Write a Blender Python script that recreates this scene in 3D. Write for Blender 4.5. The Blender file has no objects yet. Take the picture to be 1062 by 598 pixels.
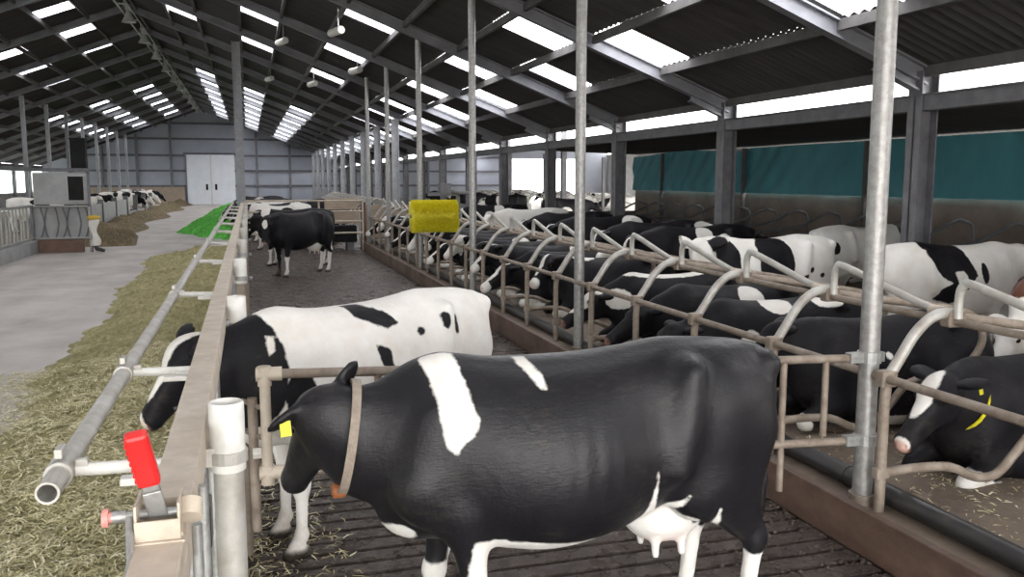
import bpy, math, random
import numpy as np
from mathutils import Vector, Matrix
EXPO = 3.35
C = bpy.context.scene.collection
PI = math.pi
rnd = random.Random(7)
ORD = ('first second third fourth fifth sixth seventh eighth ninth tenth eleventh twelfth thirteenth fourteenth '
       'fifteenth sixteenth seventeenth eighteenth nineteenth twentieth').split()

# ------------------------------------------------------------------ mesh helpers
class MB:
    def __init__(s): s.v = []; s.f = []
    def add(s, vs, fs):
        n = len(s.v); s.v += [tuple(p) for p in vs]; s.f += [tuple(i + n for i in f) for f in fs]; return s
    def box(s, x0, x1, y0, y1, z0, z1, M=None):
        vs = [(x, y, z) for z in (z0, z1) for y in (y0, y1) for x in (x0, x1)]
        if M is not None: vs = [M @ Vector(p) for p in vs]
        return s.add(vs, [(0, 2, 3, 1), (4, 5, 7, 6), (0, 1, 5, 4), (2, 6, 7, 3), (0, 4, 6, 2), (1, 3, 7, 5)])
    def tube(s, pts, r, n=10, smooth=0, cap=True, hollow=False):
        P = [Vector(p) for p in pts]
        if smooth:
            Q = []
            for i in range(len(P) - 1):
                a = P[max(i - 1, 0)]; b = P[i]; c = P[i + 1]; d = P[min(i + 2, len(P) - 1)]
                for k in range(smooth):
                    t = k / smooth
                    Q.append(0.5 * ((2 * b) + (c - a) * t + (2 * a - 5 * b + 4 * c - d) * t * t + (3 * b - a - 3 * c + d) * t ** 3))
            Q.append(P[-1]); P = Q
        R = r if isinstance(r, (list, tuple)) else [r] * len(P)
        T = [(P[min(i + 1, len(P) - 1)] - P[max(i - 1, 0)]).normalized() for i in range(len(P))]
        u = T[0].orthogonal().normalized(); vs = []
        for i, p in enumerate(P):
            u = (u - T[i] * u.dot(T[i])).normalized(); w = T[i].cross(u)
            for k in range(n):
                a = 2 * PI * k / n
                vs.append(p + (u * math.cos(a) + w * math.sin(a)) * R[min(i, len(R) - 1)])
        fs = [(i * n + k, i * n + (k + 1) % n, (i + 1) * n + (k + 1) % n, (i + 1) * n + k) for i in range(len(P) - 1) for k in range(n)]
        if cap and not hollow:
            fs += [tuple(range(n))[::-1], tuple((len(P) - 1) * n + k for k in range(n))]
        if hollow:
            m = len(vs)
            for i in (0, 1):
                for k in range(n):
                    c = P[0] + (P[1] - P[0]).normalized() * (0.12 * i)
                    vs.append(c + (vs[k] - P[0]) * 0.8)
            fs += [(k, m + k, m + (k + 1) % n, (k + 1) % n) for k in range(n)]
            fs += [(m + k, m + n + k, m + n + (k + 1) % n, m + (k + 1) % n) for k in range(n)]
            fs += [tuple(m + n + k for k in range(n)), tuple((len(P) - 1) * n + k for k in range(n))]
        return s.add(vs, fs)
    def lathe(s, prof, c=(0, 0, 0), n=20, M=None):
        vs = []
        for r, z in prof:
            for k in range(n):
                a = 2 * PI * k / n; p = Vector((r * math.cos(a), r * math.sin(a), z))
                if M is not None: p = M @ p
                vs.append(p + Vector(c))
        m = len(prof)
        fs = [(i * n + k, i * n + (k + 1) % n, (i + 1) * n + (k + 1) % n, (i + 1) * n + k) for i in range(m - 1) for k in range(n)]
        return s.add(vs, fs + [tuple(range(n))[::-1], tuple((m - 1) * n + k for k in range(n))])
    def build(s, name, mat, parent=None, smooth=False, bevel=0):
        me = bpy.data.meshes.new(name); me.from_pydata(s.v, [], s.f); me.update()
        if smooth: me.polygons.foreach_set('use_smooth', [True] * len(me.polygons))
        me.materials.append(mat)
        o = bpy.data.objects.new(name, me); C.objects.link(o)
        if parent: o.parent = parent
        if bevel:
            b = o.modifiers.new('b', 'BEVEL'); b.width = bevel; b.segments = 2; b.limit_method = 'ANGLE'
        if smooth and len(me.polygons) < 60000:
            try: me.set_sharp_from_angle(angle=0.8)
            except Exception: pass
        return o

def thing(name, label, cat, loc=(0, 0, 0), rz=0, group=None):
    o = bpy.data.objects.new(name, None); C.objects.link(o); o.location = loc; o.rotation_euler = (0, 0, rz)
    o['label'] = label; o['category'] = cat
    if group: o['group'] = group
    return o
def tag(o, label, cat, group=None, kind=None):
    o['label'] = label; o['category'] = cat
    if group: o['group'] = group
    if kind: o['kind'] = kind
    return o
def struct(o, label=None, cat=None, group=None):
    o['kind'] = 'structure'
    if label: o['label'] = label
    if cat: o['category'] = cat
    if group: o['group'] = group
    return o
def dup(root, loc, rz=0, label=None):
    r = root.copy(); C.objects.link(r); r.location = loc; r.rotation_euler = (0, 0, rz)
    if label: r['label'] = label
    for ch in list(root.children):
        c = ch.copy(); C.objects.link(c); c.parent = r
        for g in ch.children:
            d = g.copy(); C.objects.link(d); d.parent = c
    return r

# ------------------------------------------------------------------ materials
def newmat(name):
    m = bpy.data.materials.new(name); m.use_nodes = True; nt = m.node_tree
    b = nt.nodes['Principled BSDF']; return m, nt, b
def N(nt, t, **k):
    n = nt.nodes.new(t)
    for a, v in k.items():
        if a in n.inputs.keys() if not hasattr(n, a) else False: n.inputs[a].default_value = v
        elif hasattr(n, a): setattr(n, a, v)
    return n
def noise(nt, scale, detail=4, rough=.6, vec=None, stretch=None):
    n = nt.nodes.new('ShaderNodeTexNoise'); n.inputs['Scale'].default_value = scale
    n.inputs['Detail'].default_value = detail; n.inputs['Roughness'].default_value = rough
    tc = nt.nodes.new('ShaderNodeTexCoord'); src = tc.outputs['Object']
    if stretch:
        mp = nt.nodes.new('ShaderNodeMapping'); mp.inputs['Scale'].default_value = stretch
        nt.links.new(src, mp.inputs[0]); src = mp.outputs[0]
    nt.links.new(src, n.inputs['Vector']); return n.outputs['Fac']
def ramp(nt, fac, stops):
    r = nt.nodes.new('ShaderNodeValToRGB'); e = r.color_ramp.elements
    while len(e) < len(stops): e.new(.5)
    for i, (p, c) in enumerate(stops):
        e[i].position = p; e[i].color = (*c, 1) if len(c) == 3 else c
    nt.links.new(fac, r.inputs[0]); return r.outputs[0]
def bump(nt, b, h, strength=.3, dist=.01):
    n = nt.nodes.new('ShaderNodeBump'); n.inputs['Strength'].default_value = strength; n.inputs['Distance'].default_value = dist
    nt.links.new(h, n.inputs['Height']); nt.links.new(n.outputs[0], b.inputs['Normal'])
def mixc(nt, f, a, b):
    m = nt.nodes.new('ShaderNodeMix'); m.data_type = 'RGBA'
    for s, v in ((m.inputs[0], f), (m.inputs[6], a), (m.inputs[7], b)):
        if isinstance(v, (tuple, float, int)): s.default_value = (*v, 1) if isinstance(v, tuple) and len(v) == 3 else v
        else: nt.links.new(v, s)
    return m.outputs[2]
def mathn(nt, op, a, b=None):
    m = nt.nodes.new('ShaderNodeMath'); m.operation = op
    for i, v in enumerate((a, b)):
        if v is None: continue
        if isinstance(v, (int, float)): m.inputs[i].default_value = v
        else: nt.links.new(v, m.inputs[i])
    return m.outputs[0]
def mat(name, c1, c2=None, scale=6, rough=.6, metal=0, bmp=.2, bscale=None, stretch=None, lo=.35, hi=.65, rough2=None, bdist=.01, spec=None, c3=None):
    m, nt, b = newmat(name)
    c2 = c2 or tuple(x * .8 for x in c1)
    f = noise(nt, scale, 6, .65, stretch=stretch)
    st = [(lo, c1), (hi, c2)]
    if c3: st.append((min(hi + .12, 1), c3))
    nt.links.new(ramp(nt, f, st), b.inputs['Base Color'])
    b.inputs['Roughness'].default_value = rough; b.inputs['Metallic'].default_value = metal
    if spec is not None: b.inputs['Specular IOR Level'].default_value = spec
    if rough2 is not None:
        f2 = noise(nt, scale * .6, 4)
        nt.links.new(ramp(nt, f2, [(.4, (rough,) * 3), (.6, (rough2,) * 3)]), b.inputs['Roughness'])
    if bmp: bump(nt, b, noise(nt, bscale or scale * 4, 5, stretch=stretch), bmp, bdist)
    return m

M = {}
M['galv'] = mat('galvanised_steel', (.42, .43, .42), (.30, .30, .29), 30, .45, .55, .15, c3=(.52, .52, .50))
M['pole'] = mat('galvanised_pole', (.40, .40, .39), (.27, .26, .25), 22, .42, .5, .2, c3=(.5, .5, .49))
M['dirtypipe'] = mat('dirty_pipe', (.34, .29, .24), (.20, .155, .12), 9, .6, .25, .25, c3=(.42, .38, .34))
M['palepipe'] = mat('pale_pipe', (.54, .54, .51), (.38, .35, .31), 7, .5, .35, .15)
M['rail'] = mat('dusty_rail', (.60, .53, .44), (.46, .39, .31), 8, .6, .1, .15, c3=(.70, .65, .58))
M['whitepaint'] = mat('white_paint', (.72, .72, .69), (.60, .59, .55), 14, .45, 0, .15, c3=(.5, .46, .38))
M['steelgrey'] = mat('grey_steel_column', (.17, .17, .18), (.11, .11, .12), 5, .6, .1, .1)
M['beam'] = mat('grey_roof_beam', (.22, .225, .245), (.15, .155, .17), 2, .55, .1, .05)
M['darkbeam'] = mat('dark_purlin', (.12, .115, .115), (.07, .067, .067), 3, .8, 0, .1)
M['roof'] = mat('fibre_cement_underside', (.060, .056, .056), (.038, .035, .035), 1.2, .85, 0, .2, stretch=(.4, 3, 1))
M['endwall'] = mat('grey_blue_cladding', (.40, .43, .50), (.34, .37, .43), .8, .6, 0, .05, c3=(.45, .47, .53))
M['door'] = mat('white_door', (.82, .86, .92), (.74, .78, .84), 1.5, .5, 0, .03)
M['girt'] = mat('dark_girt', (.16, .16, .18), (.11, .11, .12), 4, .7)
M['conc'] = mat('alley_concrete', (.50, .47, .44), (.40, .37, .34), 1.3, .42, 0, .12, bscale=14, rough2=.75, c3=(.33, .29, .25), stretch=(1, .45, 1))
M['cubfloor'] = mat('cubicle_floor', (.21, .165, .125), (.12, .09, .068), 2.5, .75, 0, .5, bscale=16, c3=(.27, .22, .17))
M['kerb'] = mat('manure_brown_kerb', (.15, .095, .07), (.07, .042, .032), 2.4, .55, 0, .4, bscale=18, c3=(.17, .12, .09), rough2=.4, stretch=(1, 1, 2))
M['lowwall'] = mat('brown_concrete_wall', (.23, .185, .155), (.16, .125, .105), 1.2, .8, 0, .3, bscale=30, c3=(.28, .23, .195))
M['greywall'] = mat('grey_concrete_panel', (.36, .37, .37), (.27, .27, .27), 2, .7, 0, .2, c3=(.22, .2, .18))
M['curtain'] = mat('teal_curtain', (.055, .25, .30), (.042, .20, .24), 1.5, .55, 0, .3, bscale=2.5, bdist=.05, stretch=(1, 1, .3))
M['board'] = mat('beige_board', (.43, .35, .27), (.32, .25, .19), 4, .7, 0, .15, stretch=(1, 1, 5))
M['brownboard'] = mat('brown_board', (.17, .10, .075), (.11, .07, .05), 4, .7, 0, .2)
M['black'] = mat('black_plastic', (.022, .022, .025), (.035, .032, .03), 9, .38, 0, .12, c3=(.08, .065, .05))
M['dark'] = mat('dark_panel', (.012, .012, .014), (.02, .02, .02), 4, .7, 0, .05, spec=.1)
M['palecol'] = mat('pale_grey_column', (.40, .41, .43), (.30, .31, .325), 5, .6, .05, .1)
M['red'] = mat('red_grip', (.72, .02, .02), (.62, .015, .015), 8, .35, 0, .03)
M['pink'] = mat('faded_pink_knob', (.72, .33, .30), (.6, .25, .22), 20, .5, 0, .05)
M['yellowtag'] = mat('yellow_tag', (.75, .70, .03), (.68, .62, .02), 10, .4, 0, 0)
M['strap'] = mat('collar_webbing', (.33, .28, .23), (.24, .2, .16), 30, .8, 0, .3)
M['orange'] = mat('rusty_weight', (.34, .12, .04), (.25, .09, .03), 30, .6, 0, .1)
M['eye'] = mat('dark_eye', (.012, .009, .008), (.02, .012, .01), 5, .08, 0, 0)
M['lamp'] = mat('lamp_housing', (.55, .57, .56), (.45, .47, .46), 5, .5, .1, 0)
M['cloth'] = mat('white_cloth', (.72, .70, .66), (.62, .59, .54), 8, .8, 0, .3)
M['yellowcloth'] = mat('yellow_cloth', (.62, .42, .06), (.5, .34, .05), 8, .8, 0, .3)
M['stain'] = mat('wet_soil', (.16, .13, .11), (.11, .09, .07), 8, .5, 0, .2)
M['pit'] = mat('dark_pit', (.012, .010, .009), (.018, .014, .012), 5, .6, 0, 0)

def slat_mat():
    m, nt, b = newmat('wet_slatted_floor')
    f = noise(nt, 2.6, 10, .78); f2 = noise(nt, 19, 7, .8)
    col = ramp(nt, f, [(.32, (.050, .034, .028)), (.5, (.10, .076, .064)), (.68, (.17, .14, .122))])
    col2 = ramp(nt, f2, [(.40, (.15, .13, .12)), (.56, (1, 1, 1))])
    mx = nt.nodes.new('ShaderNodeMix'); mx.data_type = 'RGBA'; mx.blend_type = 'MULTIPLY'; mx.inputs[0].default_value = .55
    nt.links.new(col, mx.inputs[6]); nt.links.new(col2, mx.inputs[7]); nt.links.new(mx.outputs[2], b.inputs['Base Color'])
    nt.links.new(ramp(nt, noise(nt, 5, 5), [(.42, (.16,) * 3), (.6, (.55,) * 3)]), b.inputs['Roughness'])
    bump(nt, b, noise(nt, 20, 7, .75), .9, .03); return m
M['slat'] = slat_mat()

def hay_mat(name, cols, scale=11):
    m, nt, b = newmat(name)
    f = noise(nt, scale, 9, .8, stretch=(1, .5, 1)); g = noise(nt, 1.3, 4)
    c = ramp(nt, f, [(.3, cols[0]), (.48, cols[1]), (.62, cols[2]), (.75, cols[3])])
    c2 = ramp(nt, g, [(.35, (.72, .72, .66)), (.65, (1, 1, 1))])
    mx = nt.nodes.new('ShaderNodeMix'); mx.data_type = 'RGBA'; mx.blend_type = 'MULTIPLY'; mx.inputs[0].default_value = 1
    nt.links.new(c, mx.inputs[6]); nt.links.new(c2, mx.inputs[7]); nt.links.new(mx.outputs[2], b.inputs['Base Color'])
    b.inputs['Roughness'].default_value = .9
    bump(nt, b, noise(nt, scale * 3, 8, .8), 1.0, .04); return m
M['hay'] = hay_mat('silage', [(.20, .18, .08), (.44, .40, .20), (.64, .58, .33), (.78, .72, .48)])
M['oldhay'] = hay_mat('brown_silage', [(.10, .075, .045), (.20, .155, .09), (.32, .26, .16), (.42, .36, .24)])
M['green'] = hay_mat('fresh_grass', [(.04, .24, .03), (.10, .50, .06), (.20, .68, .12), (.38, .80, .28)], 7)
def straw_mat():
    m, nt, b = newmat('straw_blades')
    a = nt.nodes.new('ShaderNodeAttribute'); a.attribute_name = 'shade'
    nt.links.new(ramp(nt, a.outputs['Fac'], [(0, (.24, .22, .10)), (.4, (.52, .47, .25)), (.75, (.72, .67, .43)), (1, (.86, .82, .62))]), b.inputs['Base Color'])
    b.inputs['Roughness'].default_value = .8; return m
M['straw'] = straw_mat()

def skylight_mat():
    m, nt, b = newmat('translucent_roof_sheet'); nt.nodes.remove(b)
    out = nt.nodes['Material Output']
    t = nt.nodes.new('ShaderNodeBsdfTransparent'); t.inputs[0].default_value = (.95, .96, 1, 1)
    d = nt.nodes.new('ShaderNodeBsdfTranslucent'); d.inputs[0].default_value = (.85, .87, .95, 1)
    mx = nt.nodes.new('ShaderNodeMixShader'); mx.inputs[0].default_value = .25
    nt.links.new(t.outputs[0], mx.inputs[1]); nt.links.new(d.outputs[0], mx.inputs[2]); nt.links.new(mx.outputs[0], out.inputs[0]); return m
M['sky'] = skylight_mat()
def glass_mat():
    m, nt, b = newmat('dusty_pane'); nt.nodes.remove(b)
    out = nt.nodes['Material Output']
    t = nt.nodes.new('ShaderNodeBsdfTransparent'); t.inputs[0].default_value = (.8, .85, .85, 1)
    d = nt.nodes.new('ShaderNodeBsdfTranslucent'); d.inputs[0].default_value = (.7, .72, .7, 1)
    mx = nt.nodes.new('ShaderNodeMixShader'); mx.inputs[0].default_value = .5
    nt.links.new(t.outputs[0], mx.inputs[1]); nt.links.new(d.outputs[0], mx.inputs[2]); nt.links.new(mx.outputs[0], out.inputs[0]); return m
M['pane'] = glass_mat()
def brush_mat():
    m, nt, b = newmat('yellow_bristles')
    nt.links.new(ramp(nt, noise(nt, 30, 5, .7, stretch=(1, 1, 1)), [(.3, (.42, .36, .01)), (.5, (.72, .64, .02)), (.7, (.85, .78, .05))]), b.inputs['Base Color'])
    b.inputs['Roughness'].default_value = .6; return m
M['bristle'] = brush_mat()

def coat_mat(name, black=((.0075, .0075, .010), (.014, .013, .015)), white=((.80, .79, .76), (.70, .66, .60)), dirt=(.30, .22, .15), dirt_amt=.5, rough=.36, spec=.33):
    m, nt, b = newmat(name)
    a = nt.nodes.new('ShaderNodeAttribute'); a.attribute_name = 'coat'
    sep = nt.nodes.new('ShaderNodeSeparateColor'); nt.links.new(a.outputs['Color'], sep.inputs[0])
    f = noise(nt, 14, 4, .6); edge = mathn(nt, 'MULTIPLY', mathn(nt, 'SUBTRACT', f, .5), .10)
    s = mathn(nt, 'ADD', sep.outputs[0], edge)
    fac = ramp(nt, s, [(.485, (0, 0, 0)), (.515, (1, 1, 1))])
    bl = ramp(nt, noise(nt, 3.5, 6), [(.35, black[0]), (.7, black[1])])
    dust = ramp(nt, mathn(nt, 'MULTIPLY', noise(nt, 2.6, 8, .75), noise(nt, 30, 4, .7, stretch=(.5, 1, 1.5))), [(.28, (0, 0, 0)), (.42, (.16,) * 3)])
    bl = mixc(nt, dust, bl, (.12, .095, .07))
    wh = ramp(nt, noise(nt, 4, 6, .7), [(.38, white[0]), (.72, white[1])])
    c = mixc(nt, fac, bl, wh)
    # soiled patches low on the legs and belly, with their own outline
    dm = nt.nodes.new('ShaderNodeAttribute'); dm.attribute_name = 'dirt'
    dn = ramp(nt, mathn(nt, 'ADD', mathn(nt, 'MULTIPLY', noise(nt, 8, 7, .75), .6), dm.outputs['Fac']), [(.72, (0, 0, 0)), (.95, (dirt_amt,) * 3)])
    c = mixc(nt, dn, c, dirt)
    c = mixc(nt, sep.outputs[1], c, (.66, .36, .29))
    c = mixc(nt, sep.outputs[2], c, (.035, .028, .022))
    nt.links.new(c, b.inputs['Base Color'])
    nt.links.new(ramp(nt, fac, [(0, (rough,) * 3), (1, (.7,) * 3)]), b.inputs['Roughness'])
    b.inputs['Sheen Weight'].default_value = .0; b.inputs['Specular IOR Level'].default_value = spec
    hh = mathn(nt, 'ADD', mathn(nt, 'MULTIPLY', noise(nt, 60, 5, .7, stretch=(.4, 1, 1.6)), .35), noise(nt, 9, 5, .6, stretch=(1, 1, .6)))
    bump(nt, b, hh, .45, .014); return m
M['coat'] = coat_mat('holstein_coat')
M['dullcoat'] = coat_mat('matt_holstein_coat', rough=.5, spec=.14)
M['redcoat'] = coat_mat('red_holstein_coat', black=((.10, .035, .02), (.15, .055, .03)))

# ------------------------------------------------------------------ implicit surfaces
def smin(a, b, k):
    h = np.clip(.5 + .5 * (b - a) / k, 0, 1); return b + (a - b) * h - k * h * (1 - h)
def smax(a, b, k): return -smin(-a, -b, k)
def rc(P, a, b, ra, rb, ys=1.0):
    a = np.array(a, float); ba = np.array(b, float) - a
    q = P - a; h = np.clip((q @ ba) / (ba @ ba), 0, 1)
    q = q - h[:, None] * ba; 
    if ys != 1.0: q = q.copy(); q[:, 1] /= ys
    return np.sqrt((q * q).sum(1)) - (ra + (rb - ra) * h)
def el(P, c, r):
    q = P - np.array(c, float); r = np.array(r, float)
    k0 = np.sqrt(((q / r) ** 2).sum(1)); k1 = np.sqrt(((q / (r * r)) ** 2).sum(1)) + 1e-9
    return k0 * (k0 - 1) / k1
def rot(yaw=0, pitch=0, roll=0):   # degrees; pitch positive lifts the nose
    return np.array(Matrix.Rotation(math.radians(yaw), 3, 'Z') @ Matrix.Rotation(-math.radians(pitch), 3, 'Y') @ Matrix.Rotation(math.radians(roll), 3, 'X'))
TR = np.array([  # x, top, bottom, half width
    (-.95, 1.27, 1.12, .05), (-.90, 1.36, 1.00, .13), (-.80, 1.405, .90, .205), (-.65, 1.43, .83, .255), (-.50, 1.44, .77, .275),
    (-.38, 1.445, .71, .285), (-.2, 1.42, .63, .31), (0, 1.40, .58, .36), (.2, 1.395, .56, .375), (.4, 1.40, .585, .34),
    (.55, 1.415, .62, .285), (.70, 1.42, .66, .225), (.82, 1.37, .73, .18), (.92, 1.28, .84, .12), (.97, 1.2, .95, .06)])
def spl(x, X, Y):
    # smooth interpolation on a dense cubic resampling
    xs = np.linspace(X[0], X[-1], 200); m = np.gradient(Y, X)
    i = np.clip(np.searchsorted(X, xs) - 1, 0, len(X) - 2); h = X[i + 1] - X[i]; t = (xs - X[i]) / h
    ys = (2 * t ** 3 - 3 * t ** 2 + 1) * Y[i] + (t ** 3 - 2 * t ** 2 + t) * h * m[i] + (-2 * t ** 3 + 3 * t ** 2) * Y[i + 1] + (t ** 3 - t ** 2) * h * m[i + 1]
    return np.interp(x, xs, ys)
def trunk(P, T=TR, zoff=0, wide=1.0):
    x = np.clip(P[:, 0], T[0, 0], T[-1, 0]); top = spl(x, T[:, 0], T[:, 1]) + zoff; bot = spl(x, T[:, 0], T[:, 2]) + zoff
    w = spl(x, T[:, 0], T[:, 3]) * wide; zc = bot + (top - bot) * .46; z = P[:, 2] - zc
    h = np.where(z > 0, top - zc, zc - bot); u = z / h
    ww = w * np.where(z > 0, 1 - .16 * np.clip(u, 0, 1) ** 1.5, 1.0)
    q = (np.abs(P[:, 1] / ww) ** 2.25 + np.abs(u) ** 2.25) ** (1 / 2.25)
    d = (q - 1) * np.minimum(ww, h); ex = np.maximum(P[:, 0] - T[-1, 0], T[0, 0] - P[:, 0])
    return np.where(ex > 0, np.sqrt(np.maximum(d, 0) ** 2 + ex ** 2), d)
def head_local(P, po, R, sc=1.0): return ((P - np.array(po)) @ R) / sc
def head_sdf(P, po, R, sc=1.0, ear=1.0, ears=None):
    H = head_local(P, po, R, sc)
    d = el(H, (.05, 0, -.03), (.14, .115, .12))
    d = smin(d, rc(H, (.08, 0, -.035), (.44, 0, -.10), .098, .060), .05)
    d = smin(d, rc(H, (.04, 0, -.15), (.40, 0, -.165), .065, .036), .05)
    d = smin(d, el(H, (.08, 0, -.14), (.13, .088, .11)), .04)
    d = smin(d, el(H, (.475, 0, -.125), (.062, .074, .068)), .04)
    for s in (1, -1):
        d = smin(d, el(H, (.13, .082 * s, .015), (.055, .035, .035)), .03)
        d = smax(d, -el(H, (.525, .038 * s, -.10), (.022, .014, .016)), .012)
        dr = Vector((ears or {}).get(s, (-.28, .95 * s, .02))).normalized(); nn = Vector((-.25, 0, 1)); nn = (nn - dr * nn.dot(dr)).normalized()
        e = np.array([dr, nn.cross(dr), nn]).T
        E = (H - np.array((-.01, .085 * s, .0)) - np.array(dr) * .105) @ e
        ed = el(E, (0, 0, 0), (.112, .070, .026 * ear)); ed = smax(ed, -el(E, (.01, 0, -.03 if (ears or {}).get(s) is None else .03), (.085, .036, .022)), .01) if ear < 1.2 else ed
        d = smin(d, ed, .025)
    return d * sc
def leg_front(P, s, hx=.62, z=0, lift=0):
    y = .17 * s
    d = rc(P, (.64, .15 * s, 1.16), (.73, .16 * s, .90), .13, .14, .62)
    d = smin(d, rc(P, (.74, .17 * s, .92), (.57, .165 * s, .76), .12, .095, .7), .05)
    k = (hx - .02 + .0, y * .95, .42)
    d = smin(d, rc(P, (.58, y, .78), k, .088, .046, .9), .06)
    d = smin(d, el(P, (k[0] + .01, k[1], .41), (.052, .048, .065)), .03)
    d = smin(d, rc(P, k, (hx - .01, y * .95, .15), .038, .033), .03)
    d = smin(d, el(P, (hx - .01, y * .95, .125), (.045, .042, .042)), .02)
    d = smin(d, rc(P, (hx, y * .95, .11), (hx + .035, y * .95, .06), .034, .042), .02)
    hoof = np.maximum(rc(P, (hx + .01, y * .95, .035), (hx + .075, y * .95, .02), .052, .042), -P[:, 2])
    return smin(d, hoof, .012)
def leg_hind(P, s, hx=-.72):
    y = .165 * s
    d = rc(P, (-.58, .16 * s, 1.10), (-.50, .19 * s, .80), .22, .16, .52)
    d = smin(d, rc(P, (-.74, .15 * s, 1.02), (-.70, .165 * s, .74), .15, .10, .6), .08)
    hk = (hx - .055, y * .95, .51)
    d = smin(d, rc(P, (-.54, .18 * s, .82), hk, .15, .05, .62), .06)
    d = smin(d, rc(P, (-.70, .165 * s, .80), (hk[0] - .02, hk[1], .53), .08, .028, .7), .05)
    d = smin(d, el(P, hk, (.055, .042, .07)), .03)
    d = smin(d, rc(P, hk, (hx - .01, y * .93, .15), .042, .036), .03)
    d = smin(d, el(P, (hx, y * .93, .13), (.047, .043, .045)), .02)
    d = smin(d, rc(P, (hx + .005, y * .93, .11), (hx + .04, y * .93, .06), .036, .043), .02)
    hoof = np.maximum(rc(P, (hx + .015, y * .93, .035), (hx + .08, y * .93, .02), .052, .042), -P[:, 2])
    return smin(d, hoof, .012)
def cow_stand(P, g):
    d = trunk(P)
    d = d + .0016 * np.sin(P[:, 0] * 2 * PI / .085 + P[:, 2] * 2) * np.clip(1 - ((P[:, 0] - .15) / .38) ** 2, 0, 1) * np.clip(1 - ((P[:, 2] - 1.0) / .3) ** 2, 0, 1)
    for s in (1, -1):
        d = smax(d, -el(P, (-.22, .42 * s, 1.22), (.14, .10, .13)), .14)
        d = smin(d, rc(P, (-.42, .235 * s, 1.33), (-.34, .285 * s, .92), .035, .02), .12)
        d = smax(d, -el(P, (-.72, .33 * s, 1.18), (.12, .08, .14)), .10)
        d = smin(d, el(P, (-.88, .10 * s, 1.31), (.05, .045, .05)), .06)
        d = smin(d, leg_hind(P, s, g['hind'][0 if s > 0 else 1]), .07)
        d = smin(d, leg_front(P, s, g['front'][0 if s > 0 else 1]), .07)
    d = smin(d, el(P, (-.40, 0, .66), (.21, .15, .17)), .05)
    for sx in (-.33, -.46):
        for s in (1, -1): d = smin(d, rc(P, (sx, .075 * s, .53), (sx, .08 * s, .455), .024, .017), .02)
    d = smin(d, el(P, (.76, 0, .80), (.16, .07, .15)), .08)         # brisket
    ta = (-.93, 0, 1.33)
    for a, b, r0, r1 in ((ta, (-.955, .0, 1.12), .033, .026), ((-.955, 0, 1.12), (-.93, -.01, .72), .024, .020), ((-.93, -.01, .72), (-.91, -.02, .52), .030, .036)):
        d = smin(d, rc(P, a, b, max(r0, g['vox'] * 1.05), max(r1, g['vox'] * 1.05)), .03)
    return neckhead(P, d, g)
def neckhead(P, d, g):
    nk = g['neck']; rr = g['nr']
    for i in range(len(nk) - 1): d = smin(d, rc(P, nk[i], nk[i + 1], rr[i], rr[i + 1], g.get('ny', .62)), .09)
    d = smin(d, head_sdf(P, g['poll'], g['R'], g.get('hs', 1.0), 1.0 if g['vox'] < .02 else 1.4, g.get('ears')), .045)
    return d
def cow_lie(P, g):
    z = -.54
    d = trunk(P, TR, z, 1.12)
    d = smin(d, el(P, (0, .04, .22), (.72, .40, .24)), .1)
    for s in (1, -1):
        d = smax(d, -el(P, (-.22, .39 * s, 1.23 + z), (.13, .09, .12)), .09)
        d = smin(d, el(P, (-.42, .235 * s, 1.36 + z), (.075, .06, .05)), .07)
        d = smin(d, rc(P, (.64, .17 * s, .62), (.70, .20 * s, .28), .15, .13, .6), .08)
        d = smin(d, rc(P, (.68, .21 * s, .22), (.93, .22 * s, .13), .10, .06), .05)
        d = smin(d, el(P, (.95, .22 * s, .10), (.065, .055, .06)), .03)
        d = smin(d, rc(P, (.95, .22 * s, .08), (.70, .25 * s, .055), .045, .040), .03)
        d = smin(d, rc(P, (.70, .25 * s, .055), (.62, .26 * s, .05), .05, .045), .02)
    d = smin(d, rc(P, (-.60, .20, .52), (-.20, .40, .26), .24, .15, .7), .09)
    d = smin(d, rc(P, (-.20, .42, .24), (-.60, .50, .10), .13, .055), .06)
    d = smin(d, rc(P, (-.60, .50, .09), (-.24, .56, .055), .05, .04), .03)
    d = smin(d, rc(P, (-.24, .56, .055), (-.14, .58, .045), .05, .042), .02)
    d = smin(d, rc(P, (-.60, -.20, .50), (-.40, -.30, .22), .23, .17, .7), .09)
    d = smin(d, rc(P, (-.93, 0, .79), (-.99, .08, .40), .035, .03), .03)
    d = smin(d, rc(P, (-.99, .08, .40), (-.93, .3, .05), .032, .04), .03)
    d = neckhead(P, d, g)
    return np.maximum(d, -P[:, 2] + .0)
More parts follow.
